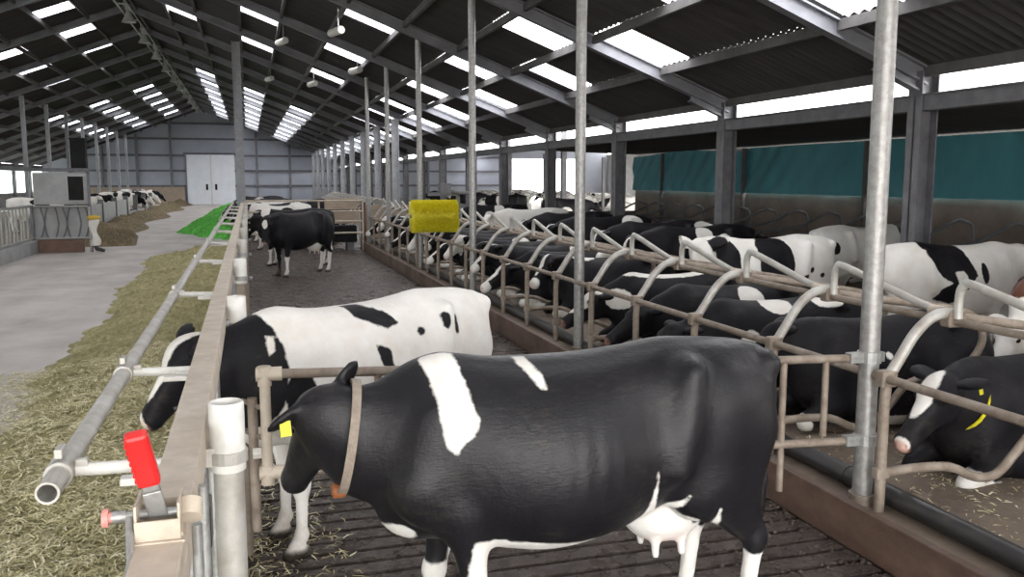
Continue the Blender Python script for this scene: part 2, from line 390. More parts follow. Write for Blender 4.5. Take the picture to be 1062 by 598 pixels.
def surface_nets(fn, lo, hi, vox):
    n = [int((hi[i] - lo[i]) / vox) + 2 for i in range(3)]
    ax = [lo[i] + np.arange(n[i]) * vox for i in range(3)]
    G = np.stack(np.meshgrid(*ax, indexing='ij'), -1).reshape(-1, 3)
    F = np.empty(len(G))
    for i in range(0, len(G), 400000): F[i:i + 400000] = fn(G[i:i + 400000])
    F = F.reshape(n); S = F < 0
    nc = [k - 1 for k in n]; acc = np.zeros(nc + [3]); cnt = np.zeros(nc)
    cor = [(a, b, c) for a in (0, 1) for b in (0, 1) for c in (0, 1)]
    sl = lambda c: tuple(slice(c[i], c[i] + nc[i]) for i in range(3))
    for a in cor:
        for k in range(3):
            if a[k]: continue
            b = list(a); b[k] = 1; fa = F[sl(a)]; fb = F[sl(b)]; x = S[sl(a)] != S[sl(b)]
            t = np.where(x, fa / np.where(x, fa - fb, 1), 0)
            p = np.array(a, float)[None, None, None] + np.zeros(nc + [3]); p[..., k] += t
            acc += p * x[..., None]; cnt += x
    m = cnt > 0; idx = -np.ones(nc, int); idx[m] = np.arange(m.sum())
    V = acc[m] / cnt[m][:, None] + np.argwhere(m); V = V * vox + np.array(lo)
    Q = []
    for k in range(3):
        i, j = [(1, 2), (2, 0), (0, 1)][k]
        s0 = [slice(0, n[q]) for q in range(3)]; s0[k] = slice(0, n[k] - 1); s1 = list(s0); s1[k] = slice(1, n[k])
        e = S[tuple(s0)] != S[tuple(s1)]; e = e.copy()
        for q in (i, j):
            z = [slice(None)] * 3; z[q] = 0; e[tuple(z)] = False; z[q] = -1; e[tuple(z)] = False
        c = np.argwhere(e); ins = S[tuple(s0)][e]
        def at(di, dj):
            cc = c.copy(); cc[:, i] -= di; cc[:, j] -= dj; return idx[cc[:, 0], cc[:, 1], cc[:, 2]]
        q = np.stack([at(1, 1), at(0, 1), at(0, 0), at(1, 0)], 1)
        q[~ins] = q[~ins][:, ::-1]; Q.append(q)
    return V, np.concatenate(Q)
def mesh_np(name, V, Q):
    me = bpy.data.meshes.new(name); me.vertices.add(len(V)); me.vertices.foreach_set('co', V.astype(np.float32).ravel())
    me.loops.add(Q.size); me.loops.foreach_set('vertex_index', Q.astype(np.int32).ravel())
    me.polygons.add(len(Q)); me.polygons.foreach_set('loop_start', np.arange(len(Q), dtype=np.int32) * 4)
    me.polygons.foreach_set('use_smooth', np.ones(len(Q), bool)); me.update(calc_edges=True); me.validate(); return me

# coat patches: ('w'|'b', kind, ...) painted one over the other
def poly_sd(X, Z, pts):
    n = len(pts); d = np.full(len(X), 1e9); ins = np.zeros(len(X), bool)
    for i in range(n):
        ax, az = pts[i]; bx, bz = pts[(i + 1) % n]
        ex, ez = bx - ax, bz - az; px, pz = X - ax, Z - az
        t = np.clip((px * ex + pz * ez) / (ex * ex + ez * ez), 0, 1)
        d = np.minimum(d, np.hypot(px - ex * t, pz - ez * t))
        c = ((az > Z) != (bz > Z)) & (X < (bx - ax) * (Z - az) / (bz - az + 1e-12) + ax); ins ^= c
    return np.where(ins, d, -d)
def coat_field(V, spec, g):
    f = np.full(len(V), -.2 if spec[0] == 'black' else .2); H = head_local(V, g['poll'], g['R'], g.get('hs', 1.0))
    for it in spec[1:]:
        c, k = it[0], it[1]
        if k == 'e': s = -el(V, it[2], it[3])
        elif k == 'h': s = -el(H, it[2], it[3])
        elif k == 'p':
            s = poly_sd(V[:, 0], V[:, 2], it[3]); sd = it[2]
            if sd: s = np.minimum(s, V[:, 1] * sd - .0)
        elif k == 'below': s = it[2] - V[:, 2] + it[3] * (np.sin(V[:, 0] * 17) + np.sin(V[:, 1] * 23)) 
        f = np.maximum(f, s) if c == 'w' else np.minimum(f, -s)
    return f, H
def random_coat(seed, base='black', lie=False):
    r = random.Random(seed); z0 = .54 if lie else 0
    sp = [base]; o = 'w' if base == 'black' else 'b'
    for i in range(r.randint(3, 5)):
        s = r.choice((1, -1)); x = r.uniform(-.8, .75); zz = r.uniform(.8, 1.4) - z0
        sp.append((o, 'e', (x, s * .3, zz), (r.uniform(.1, .26), .33, r.uniform(.12, .3))))
    if not lie:
        sp.append(('w', 'e', (0, 0, .52), (.75, .25, .10))); sp.append(('w', 'below', .42, .02))
    else:
        sp.append(('w', 'e', (.85, 0, .05), (.35, .5, .16))); sp.append(('w', 'e', (-.3, .5, .05), (.5, .12, .13)))
    sp.append(('b', 'h', (.02, 0, 0), (.5, .3, .3))) if r.random() < .8 else sp.append(('w', 'h', (.2, 0, 0), (.4, .13, .3)))
    sp.append(('w', 'h', (.22, 0, .03), (.34, r.uniform(.04, .075), .10)))
    if r.random() < .7: sp.append(('w', 'h', (.47, 0, -.1), (.12, .1, .1)))
    return sp
geo_cache = {}
def cow(label, spec, loc, rz, pose='stand', head=None, vox=.03, group=None, key=None, tagcol=None, collar=None, name='holstein_cow', coat='dullcoat', scale=1.0):
    head = head or {}
    lie = pose == 'lie'; zo = -.54 if lie else 0
    h = dict(poll=(1.22, 0, 1.50 + zo), yaw=0, pitch=-35, roll=0, nose=.35)
    h.update(head)
    po = np.array(h['poll'], float); R = rot(h['yaw'], h['pitch'], h['roll'])
    nb = h.get('nb') or [(.70, 0, 1.12 + zo), tuple(np.array((.70, 0, 1.12 + zo)) * .42 + (po + R @ np.array((-.02, 0, -.08))) * .58)]
    nr = h.get('nr') or [.27, .19, .125]
    g = dict(poll=po, R=R, neck=nb + [tuple(po + R @ np.array((.0, 0, -.09)))], nr=nr, vox=vox,
             front=h.get('front', (.62, .55)), hind=h.get('hind', (-.70, -.76)), hs=h.get('hs', 1.0), ny=h.get('ny', .62), ears=h.get('ears'))
    k = (pose, vox, key if key else str(sorted((a, str(b)) for a, b in h.items())))
    if k not in geo_cache:
        fn = (lambda P: cow_lie(P, g)) if lie else (lambda P: cow_stand(P, g))
        tip = po + R @ np.array((.55, 0, -.1))
        lo = (-1.12, min(-.62 if lie else -.48, po[1] - .38, tip[1] - .15), -.03); hi = (max(po[0] + .22, tip[0] + .15, 1.1), max(.68 if lie else .48, po[1] + .38, tip[1] + .15), max(1.58 + zo, po[2] + .28, tip[2] + .2))
        geo_cache[k] = surface_nets(fn, lo, hi, vox)
    V, Q = geo_cache[k]
    me = mesh_np(name, V, Q)
    f, H = coat_field(V, spec, g)
    pink = np.clip((-el(H, (.52, 0, -.11), (.045, .07, .06))) / .02, 0, 1) * h.get('nose', .9)
    if not lie: pink = np.maximum(pink, np.clip(-el(V, (-.40, 0, .56), (.16, .14, .13)) / .06, 0, 1) * .42)
    hoof = np.clip((.065 - V[:, 2]) / .02, 0, 1) if not lie else np.clip(-el(V, (-.14, .58, .045), (.07, .07, .07)) / .02, 0, 1)
    for s in (1, -1): hoof = np.maximum(hoof, np.clip(-el(H, (.535, .038 * s, -.10), (.022, .016, .016)) / .006, 0, 1))
    col = np.ones((len(V), 4), np.float32); col[:, 0] = np.clip(.5 + f * 2.5, 0, 1); col[:, 1] = pink; col[:, 2] = hoof
    at = me.attributes.new('coat', 'FLOAT_COLOR', 'POINT'); at.data.foreach_set('color', col.ravel())
    dz = np.clip(.62 - V[:, 2] * (.9 if not lie else 2.2), 0, .6).astype(np.float32)
    at = me.attributes.new('dirt', 'FLOAT', 'POINT'); at.data.foreach_set('value', dz)
    me.materials.append(M[coat])
    t = thing(name, label, 'cow', loc, rz, group); t.scale = (scale,) * 3
    o = bpy.data.objects.new('body', me); C.objects.link(o); o.parent = t
    if vox < .027:
        for s in (1, -1):
            e = bpy.data.objects.new('eye', eye_me); C.objects.link(e); e.parent = t
            e.location = po + R @ (np.array((.145, .098 * s, -.012)) * g['hs'])
    if tagcol:
        for s in tagcol:
            tg = MB().box(-.022, .022, -.003, .003, -.06, 0).box(-.012, .012, -.003, .003, 0, .02).build('ear_tag', M['yellowtag'], t)
            ed_ = Vector((h.get('ears') or {}).get(s, (-.28, .95 * s, .02))).normalized()
            tg.location = po + R @ (np.array((-.01, .085 * s, 0)) + np.array(ed_) * .12) * g['hs'] + np.array((0, .032 * s, 0)); tg.rotation_euler = (.2 * s, 0, .3)
            tg['label'] = 'yellow ear tag'
    if collar:
        c, d, ra, rb, m = collar; d = Vector(d).normalized(); up = Vector((0, 1, 0)); w = d.cross(up).normalized()
        mb = MB(); n = 28; vs = []
        for i in range(n):
            a = 2 * PI * i / n; cn, sn = math.cos(a), math.sin(a)
            for q, off in ((1.0, -.018), (1.06, -.018), (1.06, .018), (1.0, .018)):
                vs.append(Vector(c) + w * (ra * cn * q) + up * (rb * sn * q) + d * off)
        fs = [(i * 4 + j, i * 4 + (j + 1) % 4, ((i + 1) % n) * 4 + (j + 1) % 4, ((i + 1) % n) * 4 + j) for i in range(n) for j in range(4)]
        mb.add(vs, fs).build('collar', m, t, True)
    return t
em = MB().lathe([(.001, -.026), (.013, -.022), (.022, -.013), (.026, 0), (.022, .013), (.013, .022), (.001, .026)], n=14)
eye_me = bpy.data.meshes.new('eye'); eye_me.from_pydata(em.v, [], em.f); eye_me.polygons.foreach_set('use_smooth', [True] * len(eye_me.polygons)); eye_me.materials.append(M['eye'])
# ------------------------------------------------------------------ camera, sky
cam = bpy.data.objects.new('camera', bpy.data.cameras.new('camera')); C.objects.link(cam)
cam.location = (0, 0, 2.15); P_ = math.atan(113 / 900); T_ = math.atan(274 / 900 * math.cos(P_))
cam.rotation_euler = (PI / 2 - P_, 0, -T_); cam.data.sensor_width = 36; cam.data.lens = 36 * 900 / 1062; cam.data.clip_end = 400
bpy.context.scene.camera = cam
w = bpy.data.worlds.new('overcast_sky'); bpy.context.scene.world = w; w.use_nodes = True; nt = w.node_tree
bg = nt.nodes['Background']; tc = nt.nodes.new('ShaderNodeTexCoord'); sx = nt.nodes.new('ShaderNodeSeparateXYZ')
nt.links.new(tc.outputs['Generated'], sx.inputs[0])
nt.links.new(ramp(nt, sx.outputs[2], [(0, (.92, .90, .88)), (.5, (1.0, .975, .95))]), bg.inputs[0]); bg.inputs[1].default_value = 1.0
vs_ = bpy.context.scene.view_settings; vs_.view_transform = 'Standard'; vs_.look = 'None'; vs_.gamma = 1; vs_.use_curve_mapping = False; vs_.exposure = EXPO
cy = bpy.context.scene.cycles
cy.max_bounces = 7; cy.diffuse_bounces = 5; cy.transparent_max_bounces = 12; cy.sample_clamp_indirect = 6; cy.use_denoising = True
try: cy.denoiser = 'OPENIMAGEDENOISE'
except Exception: pass
def portal(x, y, z, sx_, sy_, n):
    l = bpy.data.lights.new('daylight_portal', 'AREA'); l.shape = 'RECTANGLE'; l.size = sx_; l.size_y = sy_; l.cycles.is_portal = True
    o = bpy.data.objects.new('daylight_portal', l); C.objects.link(o); o.location = (x, y, z)
    o.rotation_euler = Vector(n).to_track_quat('-Z', 'Y').to_euler(); return o

# ------------------------------------------------------------------ shell
XR, ZR, SL = -3.65, 8.067, .38
def roofz(x): return ZR - SL * abs(x - XR)
Y0, Y1 = -5.0, 80.0
xsR = [XR, -2.25, -1.3, -.05, .95, 2.1, 3.25, 4.4, 5.6, 6.85, 8.3]
xsL = [XR, -4.9, -6.05, -7.3, -8.4, -9.6, -10.7, -11.9, -13.1, -14.3, -16.2]
sky = {}
def addsky(i, ys):  # i: interval on the right (positive) or left (negative)
    sky.setdefault(i, []); sky[i] += list(ys)
far = [43.4 + 4.7 * k for k in range(8)]
far2 = [45.8 + 4.7 * k for k in range(7)]
addsky(9, [-2.5, 3.3, 8.0, 12.75, 16.95, 22.1, 27.0 - .2] + [31.5 + 4.7 * k for k in range(10)])  # rows start with unseen sheets near the camera, added to light the foreground
addsky(8, [0, 5.3, 10.1, 14.7, 19.7, 24.9, 30.2] + [34 + 4.7 * k for k in range(10)])
addsky(6, [-1.5, 4.4, 9.1, 14.0, 19.3, 24.6, 30.3] + far + far2)
addsky(4, [-3, 1.7, 6.4, 11.1, 15.8, 20.2, 24.3, 29.5] + far + far2)
addsky(2, [-3, 1.7, 6.4, 11.1, 15.8, 20.4, 29.4] + far2)
addsky(-2, [2, 6.7, 11.4, 16.1, 21, 25.5, 30.0, 34.0, 38.0, 42.5] + [54.4 + 4.7 * k for k in range(5)])
addsky(-4, [2, 6.7, 11.4, 16.1, 21, 25.5, 30, 34.2, 38.2, 42.7] + [54.6 + 4.7 * k for k in range(5)])
addsky(-6, [6.7, 16.1, 25.5, 34, 38, 42.2] + [54.4 + 4.7 * k for k in range(5)])
SK = 1.06
step = .045
def corr(y): return .022 * math.sin(2 * PI * y / .18)
def sheet(mb, xa, xb, ya, yb):
    n = max(1, round((yb - ya) / step)); vs = []
    for i in range(n + 1):
        y = ya + (yb - ya) * i / n
        vs += [(xa, y, roofz(xa) + corr(y)), (xb, y, roofz(xb) + corr(y))]
    mb.add(vs, [(2 * i, 2 * i + 1, 2 * i + 3, 2 * i + 2) for i in range(n)])
rmb = MB(); wn = 0
for side, xs in ((1, xsR), (-1, xsL)):
    for i in range(1, len(xs)):
        xa, xb = xs[i - 1], xs[i]; ys = sorted(sky.get(i * side, []))
        y = Y0
        for s_ in ys:
            if s_ < y or s_ + SK > Y1: continue
            sheet(rmb, xa, xb, y, s_); y = s_ + SK
            k = MB(); sheet(k, xa, xb, s_, s_ + SK); wn += 1
            struct(k.build('window_%d' % wn, M['sky']), 'translucent sheet set into the dark corrugated barn roof', 'roof light', 'translucent sheets in the barn roof')
            if s_ < 46: portal((xa + xb) / 2, s_ + SK / 2, roofz((xa + xb) / 2) + .02, abs(xb - xa), SK, (SL * side * -.0, 0, -1))
        sheet(rmb, xa, xb, y, Y1)
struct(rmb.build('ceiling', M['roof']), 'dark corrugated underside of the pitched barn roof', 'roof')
# purlins along the barn
for xs in (xsR[1:], xsL[1:]):
    for x in xs:
        x = min(x, 8.15); z = roofz(x) - .03
        struct(MB().box(x - .035, x + .035, Y0, Y1, z - .13, z).build('roof_purlin', M['darkbeam']), 'dark timber purlin running along under the roof sheets', 'roof beam', 'purlins under the roof')
for s in (1, -1):
    x = XR + .25 * s; z = roofz(x) - .03
    struct(MB().box(x - .035, x + .035, Y0, Y1, z - .13, z).build('roof_purlin', M['darkbeam']), 'dark timber purlin running along under the roof sheets', 'roof beam', 'purlins under the roof')
def ibeam(mb, a, b, w=.15, h=.21, t=.018):
    a = Vector(a); b = Vector(b); L = (b - a).length; d = (b - a).normalized(); s = Vector((0, 1, 0)); u = d.cross(s).normalized()
    if abs(d.z) < .99 and u.z < 0: u = -u
    R = Matrix((d, s, u)).transposed().to_4x4(); R.translation = a
    mb.box(0, L, -w / 2, w / 2, -h, -h + t * 1.4, R); mb.box(0, L, -w / 2, w / 2, -t * 1.4, 0, R); mb.box(0, L, -t / 2, t / 2, -h, 0, R); return mb
GR = [4.43 + 4.7 * k for k in range(-2, 16)]
for Y in GR:
    z = -.04
    mb = MB(); ibeam(mb, (XR, Y, ZR + z), (8.15, Y, roofz(8.15) + z)); ibeam(mb, (8.15, Y, roofz(8.15) + z - .20), (7.45, Y, roofz(7.45) + z - .19), .14, .14)
    struct(mb.build('roof_rafter', M['beam']), 'grey steel rafter on the right slope of the barn roof', 'roof beam', 'rafters of the right roof slope')
    mb = MB(); ibeam(mb, (XR, Y, ZR + z), (-16, Y, roofz(-16) + z))
    struct(mb.build('roof_rafter', M['beam']), 'grey steel rafter on the left slope of the barn roof', 'roof beam', 'rafters of the left roof slope')
def hcol(mb, x, y, z0, z1, w=.22, d=.22, t=.02):
    mb.box(x - w / 2, x - w / 2 + t, y - d / 2, y + d / 2, z0, z1); mb.box(x + w / 2 - t, x + w / 2, y - d / 2, y + d / 2, z0, z1)
    mb.box(x - w / 2, x + w / 2, y - t / 2, y + t / 2, z0, z1); return mb
for Y in GR:
    struct(hcol(MB(), 8.15, Y, 0, roofz(8.15) - .1, .26, .24).build('steel_column', M['steelgrey']), 'dark grey steel column under the eave beam on the cubicle side', 'column', 'columns under the eave beam')
    struct(hcol(MB(), -16, Y, 0, roofz(-16) - .1).build('steel_column', M['steelgrey']), 'grey steel column along the left side wall', 'column', 'columns of the left side wall')
for Y in [32.6 + 4.7 * k for k in range(10)]:
    struct(hcol(MB(), 5.3, Y, 0, roofz(5.3) - .3, .26, .2).build('steel_column', M['palecol']), 'pale grey steel column in the row beyond the cubicle block', 'column', 'pale columns beyond the cubicles')
for Y in [42.1 + 4.7 * k for k in range(8)]:
    for dx in (0,):
        struct(hcol(MB(), -9.1, Y, 0, roofz(-9.1) - .3, .16, .16).build('steel_column', M['palecol']), 'slim pale column in the row on the left of the feed alley', 'column', 'slim columns left of the feed alley')
struct(hcol(MB(), -.22, 29.6, 0, roofz(-.22) - .28, .26, .24).build('steel_column', M['palecol']), 'tall pale column beside the feed fence where the barn crosses over', 'column')
# eave beam, gap, lean-to
struct(MB().box(8.05, 8.25, Y0, Y1, 3.0, 3.2).box(8.0, 8.3, Y0, Y1, 3.18, 3.2).build('eave_beam', M['steelgrey'], bevel=.004), 'grey beam running along the column heads below the bright eave gap', 'roof beam')
mb = MB(); n = int((27 - Y0) / step); vs = []
for i in range(n + 1):
    y = Y0 + (27 - Y0) * i / n; vs += [(8.25, y, 3.12 + corr(y) * .6), (12.7, y, 2.98 + corr(y) * .6)]
mb.add(vs, [(2 * i, 2 * i + 1, 2 * i + 3, 2 * i + 2) for i in range(n)])
struct(mb.build('ceiling_lean_to', M['roof']), 'low dark roof of the side aisle', 'roof')
struct(MB().box(12.5, 12.75, Y0, 27, 0, 1.83).build('wall_right', M['lowwall']), 'brown concrete wall below the teal curtain', 'wall')
# curtain, softly folded
mb = MB(); vs = []; ny = 420; nz = 10
for i in range(ny + 1):
    y = 2 + 25 * i / ny
    for j in range(nz + 1):
        z = 1.80 + (1.15 - .05 * (y > 20) * math.sin(y)) * j / nz
        vs.append((12.42 + .03 * math.sin(y * 3.1 + j * .5) * math.sin(y * .7) + .025 * math.sin(y * 9 + j) * (1 if y > 18 else .3) + .03 * (j / nz) * math.sin(y * 1.3), y, z))
mb.add(vs, [(i * (nz + 1) + j, (i + 1) * (nz + 1) + j, (i + 1) * (nz + 1) + j + 1, i * (nz + 1) + j + 1) for i in range(ny) for j in range(nz)])
cu = tag(mb.build('windbreak_curtain', M['curtain'], smooth=True), 'long teal windbreak curtain hung above the brown side wall', 'curtain')
for k in range(6):
    Y = 4.43 + 4.7 * k
    struct(MB().box(12.32, 12.42, Y + 1.5, Y + 1.58, 0, 2.95).build('wall_batten', M['darkbeam']), 'thin dark batten on the brown side wall', 'batten', 'battens on the side wall')
# floors
struct(MB().box(-60, 60, -60, 140, -1.0, -.9).build('ground', M['conc']), 'ground around the barn', 'ground')  # ground outside, put in for light bounce
struct(MB().box(-6.3, -.12, -5, 80, -.9, 0).build('floor_feed_alley', M['conc']), 'pale concrete feed alley floor', 'floor')
struct(MB().box(-16.2, -6.3, -5, 80, -.9, -.02).build('floor_left', M['cubfloor']), 'dirty floor of the left pens', 'floor')
struct(MB().box(-.12, 3.3, -5, 28, -.9, -.16).build('floor_pit', M['pit']), 'dark slurry pit below the slats', 'floor')
mb = MB(); y = -1.0; r5 = random.Random(3)
while y < 27.9:
    x = -.12
    while x < 3.3:
        L = min(1.15, 3.3 - x)
        if 3.3 - x - L < .2: L = 3.3 - x
        mb.box(x, x + L - .006, y, y + .118, -.14, r5.uniform(-.004, 0)); x += L
    y += .16
struct(mb.build('floor_slats', M['slat']), 'wet brown slatted concrete floor of the cow alley', 'floor')
struct(MB().box(-.12, 9.9, 28, 80, -.9, -.01).build('floor_cross', M['slat']), 'dark floor of the far cow alley', 'floor')
struct(MB().box(3.36, 6.0, -5, 27.2, -.9, .18).build('floor_cubicles', M['cubfloor']), 'brown bedded floor of the cubicle row', 'floor')
struct(MB().box(6.0, 12.7, -5, 28, -.9, 0).build('floor_rear_alley', M['cubfloor']), 'dark dirty floor of the rear alley', 'floor')
struct(MB().box(9.9, 34, 27.9, 80, -.9, -.01).build('floor_yard', M['conc']), 'concrete floor of the far yard', 'floor')
# kerb board
kb = struct(MB().box(3.30, 3.36, 1, 27.3, 0, .27).build('kerb_strip', M['kerb'], bevel=.008), 'brown manure-stained kerb between the cow alley and the cubicles', 'kerb')
# end wall
def yz(x): return 3.13 + .117 * (x - 8.1)
ew = MB()
vs = [(-16.2, 80, 0), (34, 80, 0), (34, 80.15, 0), (-16.2, 80.15, 0)]
prof = [(-16.2, 0), (23.6, 0), (23.6, yz(23.6)), (8.4, yz(8.4)), (8.3, roofz(8.3)), (XR, ZR), (-16.2, roofz(-16.2))]
nP = len(prof); ew.add([(x, 80, z) for x, z in prof] + [(x, 80.15, z) for x, z in prof], [tuple(range(nP)), tuple(range(nP, 2 * nP))[::-1]] + [(i, i + nP, (i + 1) % nP + nP, (i + 1) % nP) for i in range(nP)])
struct(ew.build('wall_back', M['endwall']), 'grey blue cladding of the far gable wall', 'wall')
struct(MB().box(23.6, 31, 80, 80.15, 4.1, yz(24)).box(31, 34, 80, 80.15, 0, yz(31)).build('wall_back_yard', M['endwall']), 'grey cladding around the bright opening of the far yard', 'wall')
gi = 0
for z in (1.6, 2.9, 4.2, 5.6, 6.9):
    xl = max(-16, XR - (ZR - z) / SL); xr = min(30, XR + (ZR - z) / SL) if z > 4.5 else 23
    for a, b in ((xl, -5.1), (-1.3, xr)) if z < 4.3 else ((xl, xr),):
        gi += 1; struct(MB().box(a, b, 79.85, 79.98, z - .1, z + .08).build('trim_%d' % gi, M['girt']), 'dark horizontal girt on the far gable wall', 'girt', 'girts of the far wall')
for x in (-14, -11.6, -8.9, -6.2, .8, 3.6, 8, 12, 16, 20, 24):
    zt = roofz(x) if x < 8 else yz(x)
    struct(MB().box(x - .1, x + .1, 79.7, 79.95, 0, zt - .1).build('wall_post', M['beam']), 'pale vertical post on the far gable wall', 'column', 'posts on the far gable wall')
struct(MB().box(-16, -5.2, 79.6, 79.85, 0, 1.5).build('wall_plinth', M['board']), 'pale plinth along the foot of the far wall', 'wall')
d = thing('sliding_door', 'tall white double sliding door in the far gable wall', 'door', (-3.0, 79.55, 0))
for nm, xa, xb in (('door_leaf', -1.95, -.02), ('door_leaf', .02, 1.95)):
    l = MB().box(xa, xb, -.06, .02, 0, 4.25).build(nm, M['door'], d, bevel=.01)
    hx = xb - .35 if xa < 0 else xa + .35
    MB().box(hx - .09, hx + .09, -.12, -.06, 1.25, 1.75).build('door_handle', M['dark'], l)
MB().box(-.06, .06, -.12, -.06, .1, 4.2).build('centre_strip', M['whitepaint'], d)
MB().box(-2.2, 2.2, -.10, .05, 4.25, 4.42).build('door_track', M['girt'], d)
# left side wall: low wall, posts, bright pane strip
struct(MB().box(-16.3, -16.15, -5, 80, 0, 1.2).build('wall_left', M['greywall']), 'low concrete wall along the left side', 'wall')
k_ = 0
for i in range(17):
    ya = -4 + 5 * i
    k_ += 1; wn += 1
    o = struct(MB().box(-16.24, -16.2, ya, ya + 4.6, 1.2, 2.95).build('window_%d' % wn, M['pane']), 'bright dusty pane strip in the left side wall', 'window', 'panes of the left side wall')
    struct(MB().box(-16.3, -16.1, ya - .4, ya, 1.2, 3.2).build('wall_post', M['steelgrey']), 'grey mullion between the panes of the left wall', 'post', 'mullions of the left side wall')
struct(MB().box(-16.3, -16.1, -5, 80, 2.95, 3.25).build('wall_left_head', M['darkbeam']), 'dark head beam over the left side panes', 'beam')
portal(-16.1, 25, 2.1, 1.6, 55, (1, 0, 0))
portal(8.4, 20, 3.33, .2, 45, (-1, 0, -.3))
portal(-.5, Y0 + .1, 2.1, 14, 4.2, (0, 1, 0))
fw = [(-16.2, 0), (-7.5, 0), (-7.5, 4.2), (6.5, 4.2), (6.5, 0), (12.7, 0), (12.7, 3.0), (8.3, roofz(8.3)), (XR, ZR), (-16.2, roofz(-16.2))]; nP = len(fw)
struct(MB().add([(x, Y0, z) for x, z in fw] + [(x, Y0 - .15, z) for x, z in fw], [tuple(range(nP)), tuple(range(nP, 2 * nP))[::-1]] + [(i, i + nP, (i + 1) % nP + nP, (i + 1) % nP) for i in range(nP)]).build('wall_light_block', M['endwall']), 'gable wall added behind the camera to cut frontal light, with a wide opening', 'wall')  # unseen wall, added to reduce daylight from behind the camera
# far yard: machinery shelter posts and side wall
struct(MB().box(34, 34.2, 27, 80, 0, 4.6).build('wall_yard', M['greywall']), 'grey wall on the far side of the yard', 'wall')
hy = [(8.4, 20), (20, 21), (21, 34)]
mb = MB()
for i, (a, b_) in enumerate(hy):
    ya = 27.0
    for j in range(5):
        y0_, y1_ = 27 + 10.6 * j, 37.6 + 10.6 * j
        if i % 2: 
            mb.add([(a, y0_, yz(a)), (b_, y0_, yz(b_)), (b_, y1_ - 5, yz(b_)), (a, y1_ - 5, yz(a))], [(0, 1, 2, 3)])
            wn += 1
            struct(MB().add([(a, y1_ - 5, yz(a)), (b_, y1_ - 5, yz(b_)), (b_, y1_, yz(b_)), (a, y1_, yz(a))], [(0, 1, 2, 3)]).build('window_%d' % wn, M['sky']), 'translucent sheet added in the yard roof to light the yard', 'roof light', 'translucent sheets added in the yard roof')  # sheets added to let some daylight into the roofed yard
        else: mb.add([(a, y0_, yz(a)), (b_, y0_, yz(b_)), (b_, y1_, yz(b_)), (a, y1_, yz(a))], [(0, 1, 2, 3)])
struct(mb.build('ceiling_yard_shade', M['roof']), 'dark rising roof added over the far yard to cut its daylight', 'roof')  # roof added to darken the yard, pitched along the sight lines
struct(MB().box(9.2, 34, 27.0, 27.2, 0, .001 + 1.1).build('wall_yard_low', M['lowwall']), 'low wall closing the side aisle', 'wall')
for i, (x, y) in enumerate([(12.5, 34), (12.5, 42), (12.5, 50), (12.5, 58), (12.5, 66), (18, 70), (24, 70)]):
    struct(MB().box(x - .1, x + .1, y - .1, y + .1, 0, 4.3).build('yard_post', M['steelgrey']), 'slim dark post standing in the far yard', 'post', 'posts in the far yard')

tl = thing('tube_lamp', 'white tube lamp hanging on the right roof slope', 'lamp', (2.0, 20.2, roofz(2.0) - .5), .3, 'tube lamps on the right slope')
MB().tube([(0, -.3, 0), (0, .3, 0)], .085, 12).build('tube', M['whitepaint'], tl, True); MB().box(-.01, .01, -.15, -.13, .05, .48).build('hanger', M['galv'], tl)
for x_, y_ in ((2.9, 24.3), (1.0, 24.6), (2.2, 30.6), (.9, 34.0)): dup(tl, (x_, y_, roofz(x_) - .5), .3)
# ridge lamps on a cable tray
tr = MB(); XT, ZT = -3.65, 7.72
for dx in (-.16, .16): tr.tube([(XT + dx, 6, ZT), (XT + dx, 79, ZT)], .03, 6)
for k in range(24): tr.box(XT - .16, XT + .16, 7 + k * 3, 7.05 + k * 3, ZT - .02, ZT + .02)
for k in range(16): tr.tube([(XT, 8 + k * 4.7, ZT), (XT, 8 + k * 4.7, roofz(XT) - .02)], .015, 5)
tag(tr.build('cable_tray', M['lamp']), 'long pale cable tray hanging under the ridge', 'cable tray')
lp = thing('ridge_lamp', 'pale bell-shaped lamp hanging under the ridge', 'lamp', (XT, 4.43, ZT - .1), 0, 'lamps under the ridge')
MB().lathe([(.05, .2), (.09, .12), (.12, .0), (.22, -.18), (.24, -.21), (.22, -.21), (.1, -.05)][::-1], n=16).build('lamp_shade', M['lamp'], lp, True)
MB().box(-.09, .09, -.14, .14, .16, .34).build('gear_box', M['lamp'], lp, bevel=.01)
for k in range(1, 16):
    dup(lp, (XT, 4.43 + 4.7 * k, ZT - .1))
# ------------------------------------------------------------------ feed fence on the left of the cow alley
ff = thing('feed_fence', 'long dusty feed fence with grey neck rail beside the silage', 'feed fence', (-.19, 0, 0))
rl = MB().box(-.045, .045, .7, 28, 1.405, 1.45); rl.box(.037, .045, .7, 28, 1.33, 1.405).box(-.045, -.037, .7, 28, 1.36, 1.405)
rl.build('top_rail', M['rail'], ff, bevel=.004)
MB().box(-.03, .03, .7, 28, .42, .47).build('bottom_rail', M['dirtypipe'], ff, bevel=.004)
MB().tube([(-.30, 2.25, 1.40), (-.30, 28, 1.40)], .028, 16, hollow=True).build('neck_rail', M['palepipe'], ff, True)
PY = [2.62 + 2.42 * k for k in range(11)]
for k, y in enumerate(PY):
    p = MB().tube([(.105, y, 0), (.105, y, 1.37)], .044, 20).build('post', M['palepipe'] if k == 0 else M['dirtypipe'], ff, True)
    MB().lathe([(.050, 1.30), (.0505, 1.50), (.046, 1.505), (.042, 1.495), (.042, 1.44)], (.105, y, 0), 20).build('post_sleeve', M['whitepaint' if k < 3 else 'palepipe'], p, True)
    c = MB(); c.tube([(.105, y, 1.325), (.105, y, 1.36)], .057, 20); c.box(.03, .10, y - .035, y + .035, 1.32, 1.375); c.tube([(.175, y, 1.34), (.20, y, 1.34)], .018, 6)
    c.build('clamp', M['palepipe'] if k == 0 else M['galv'], ff, bevel=.002)
AY = [2.42, 3.62] + [3.62 + 2.42 * k for k in range(1, 10)]
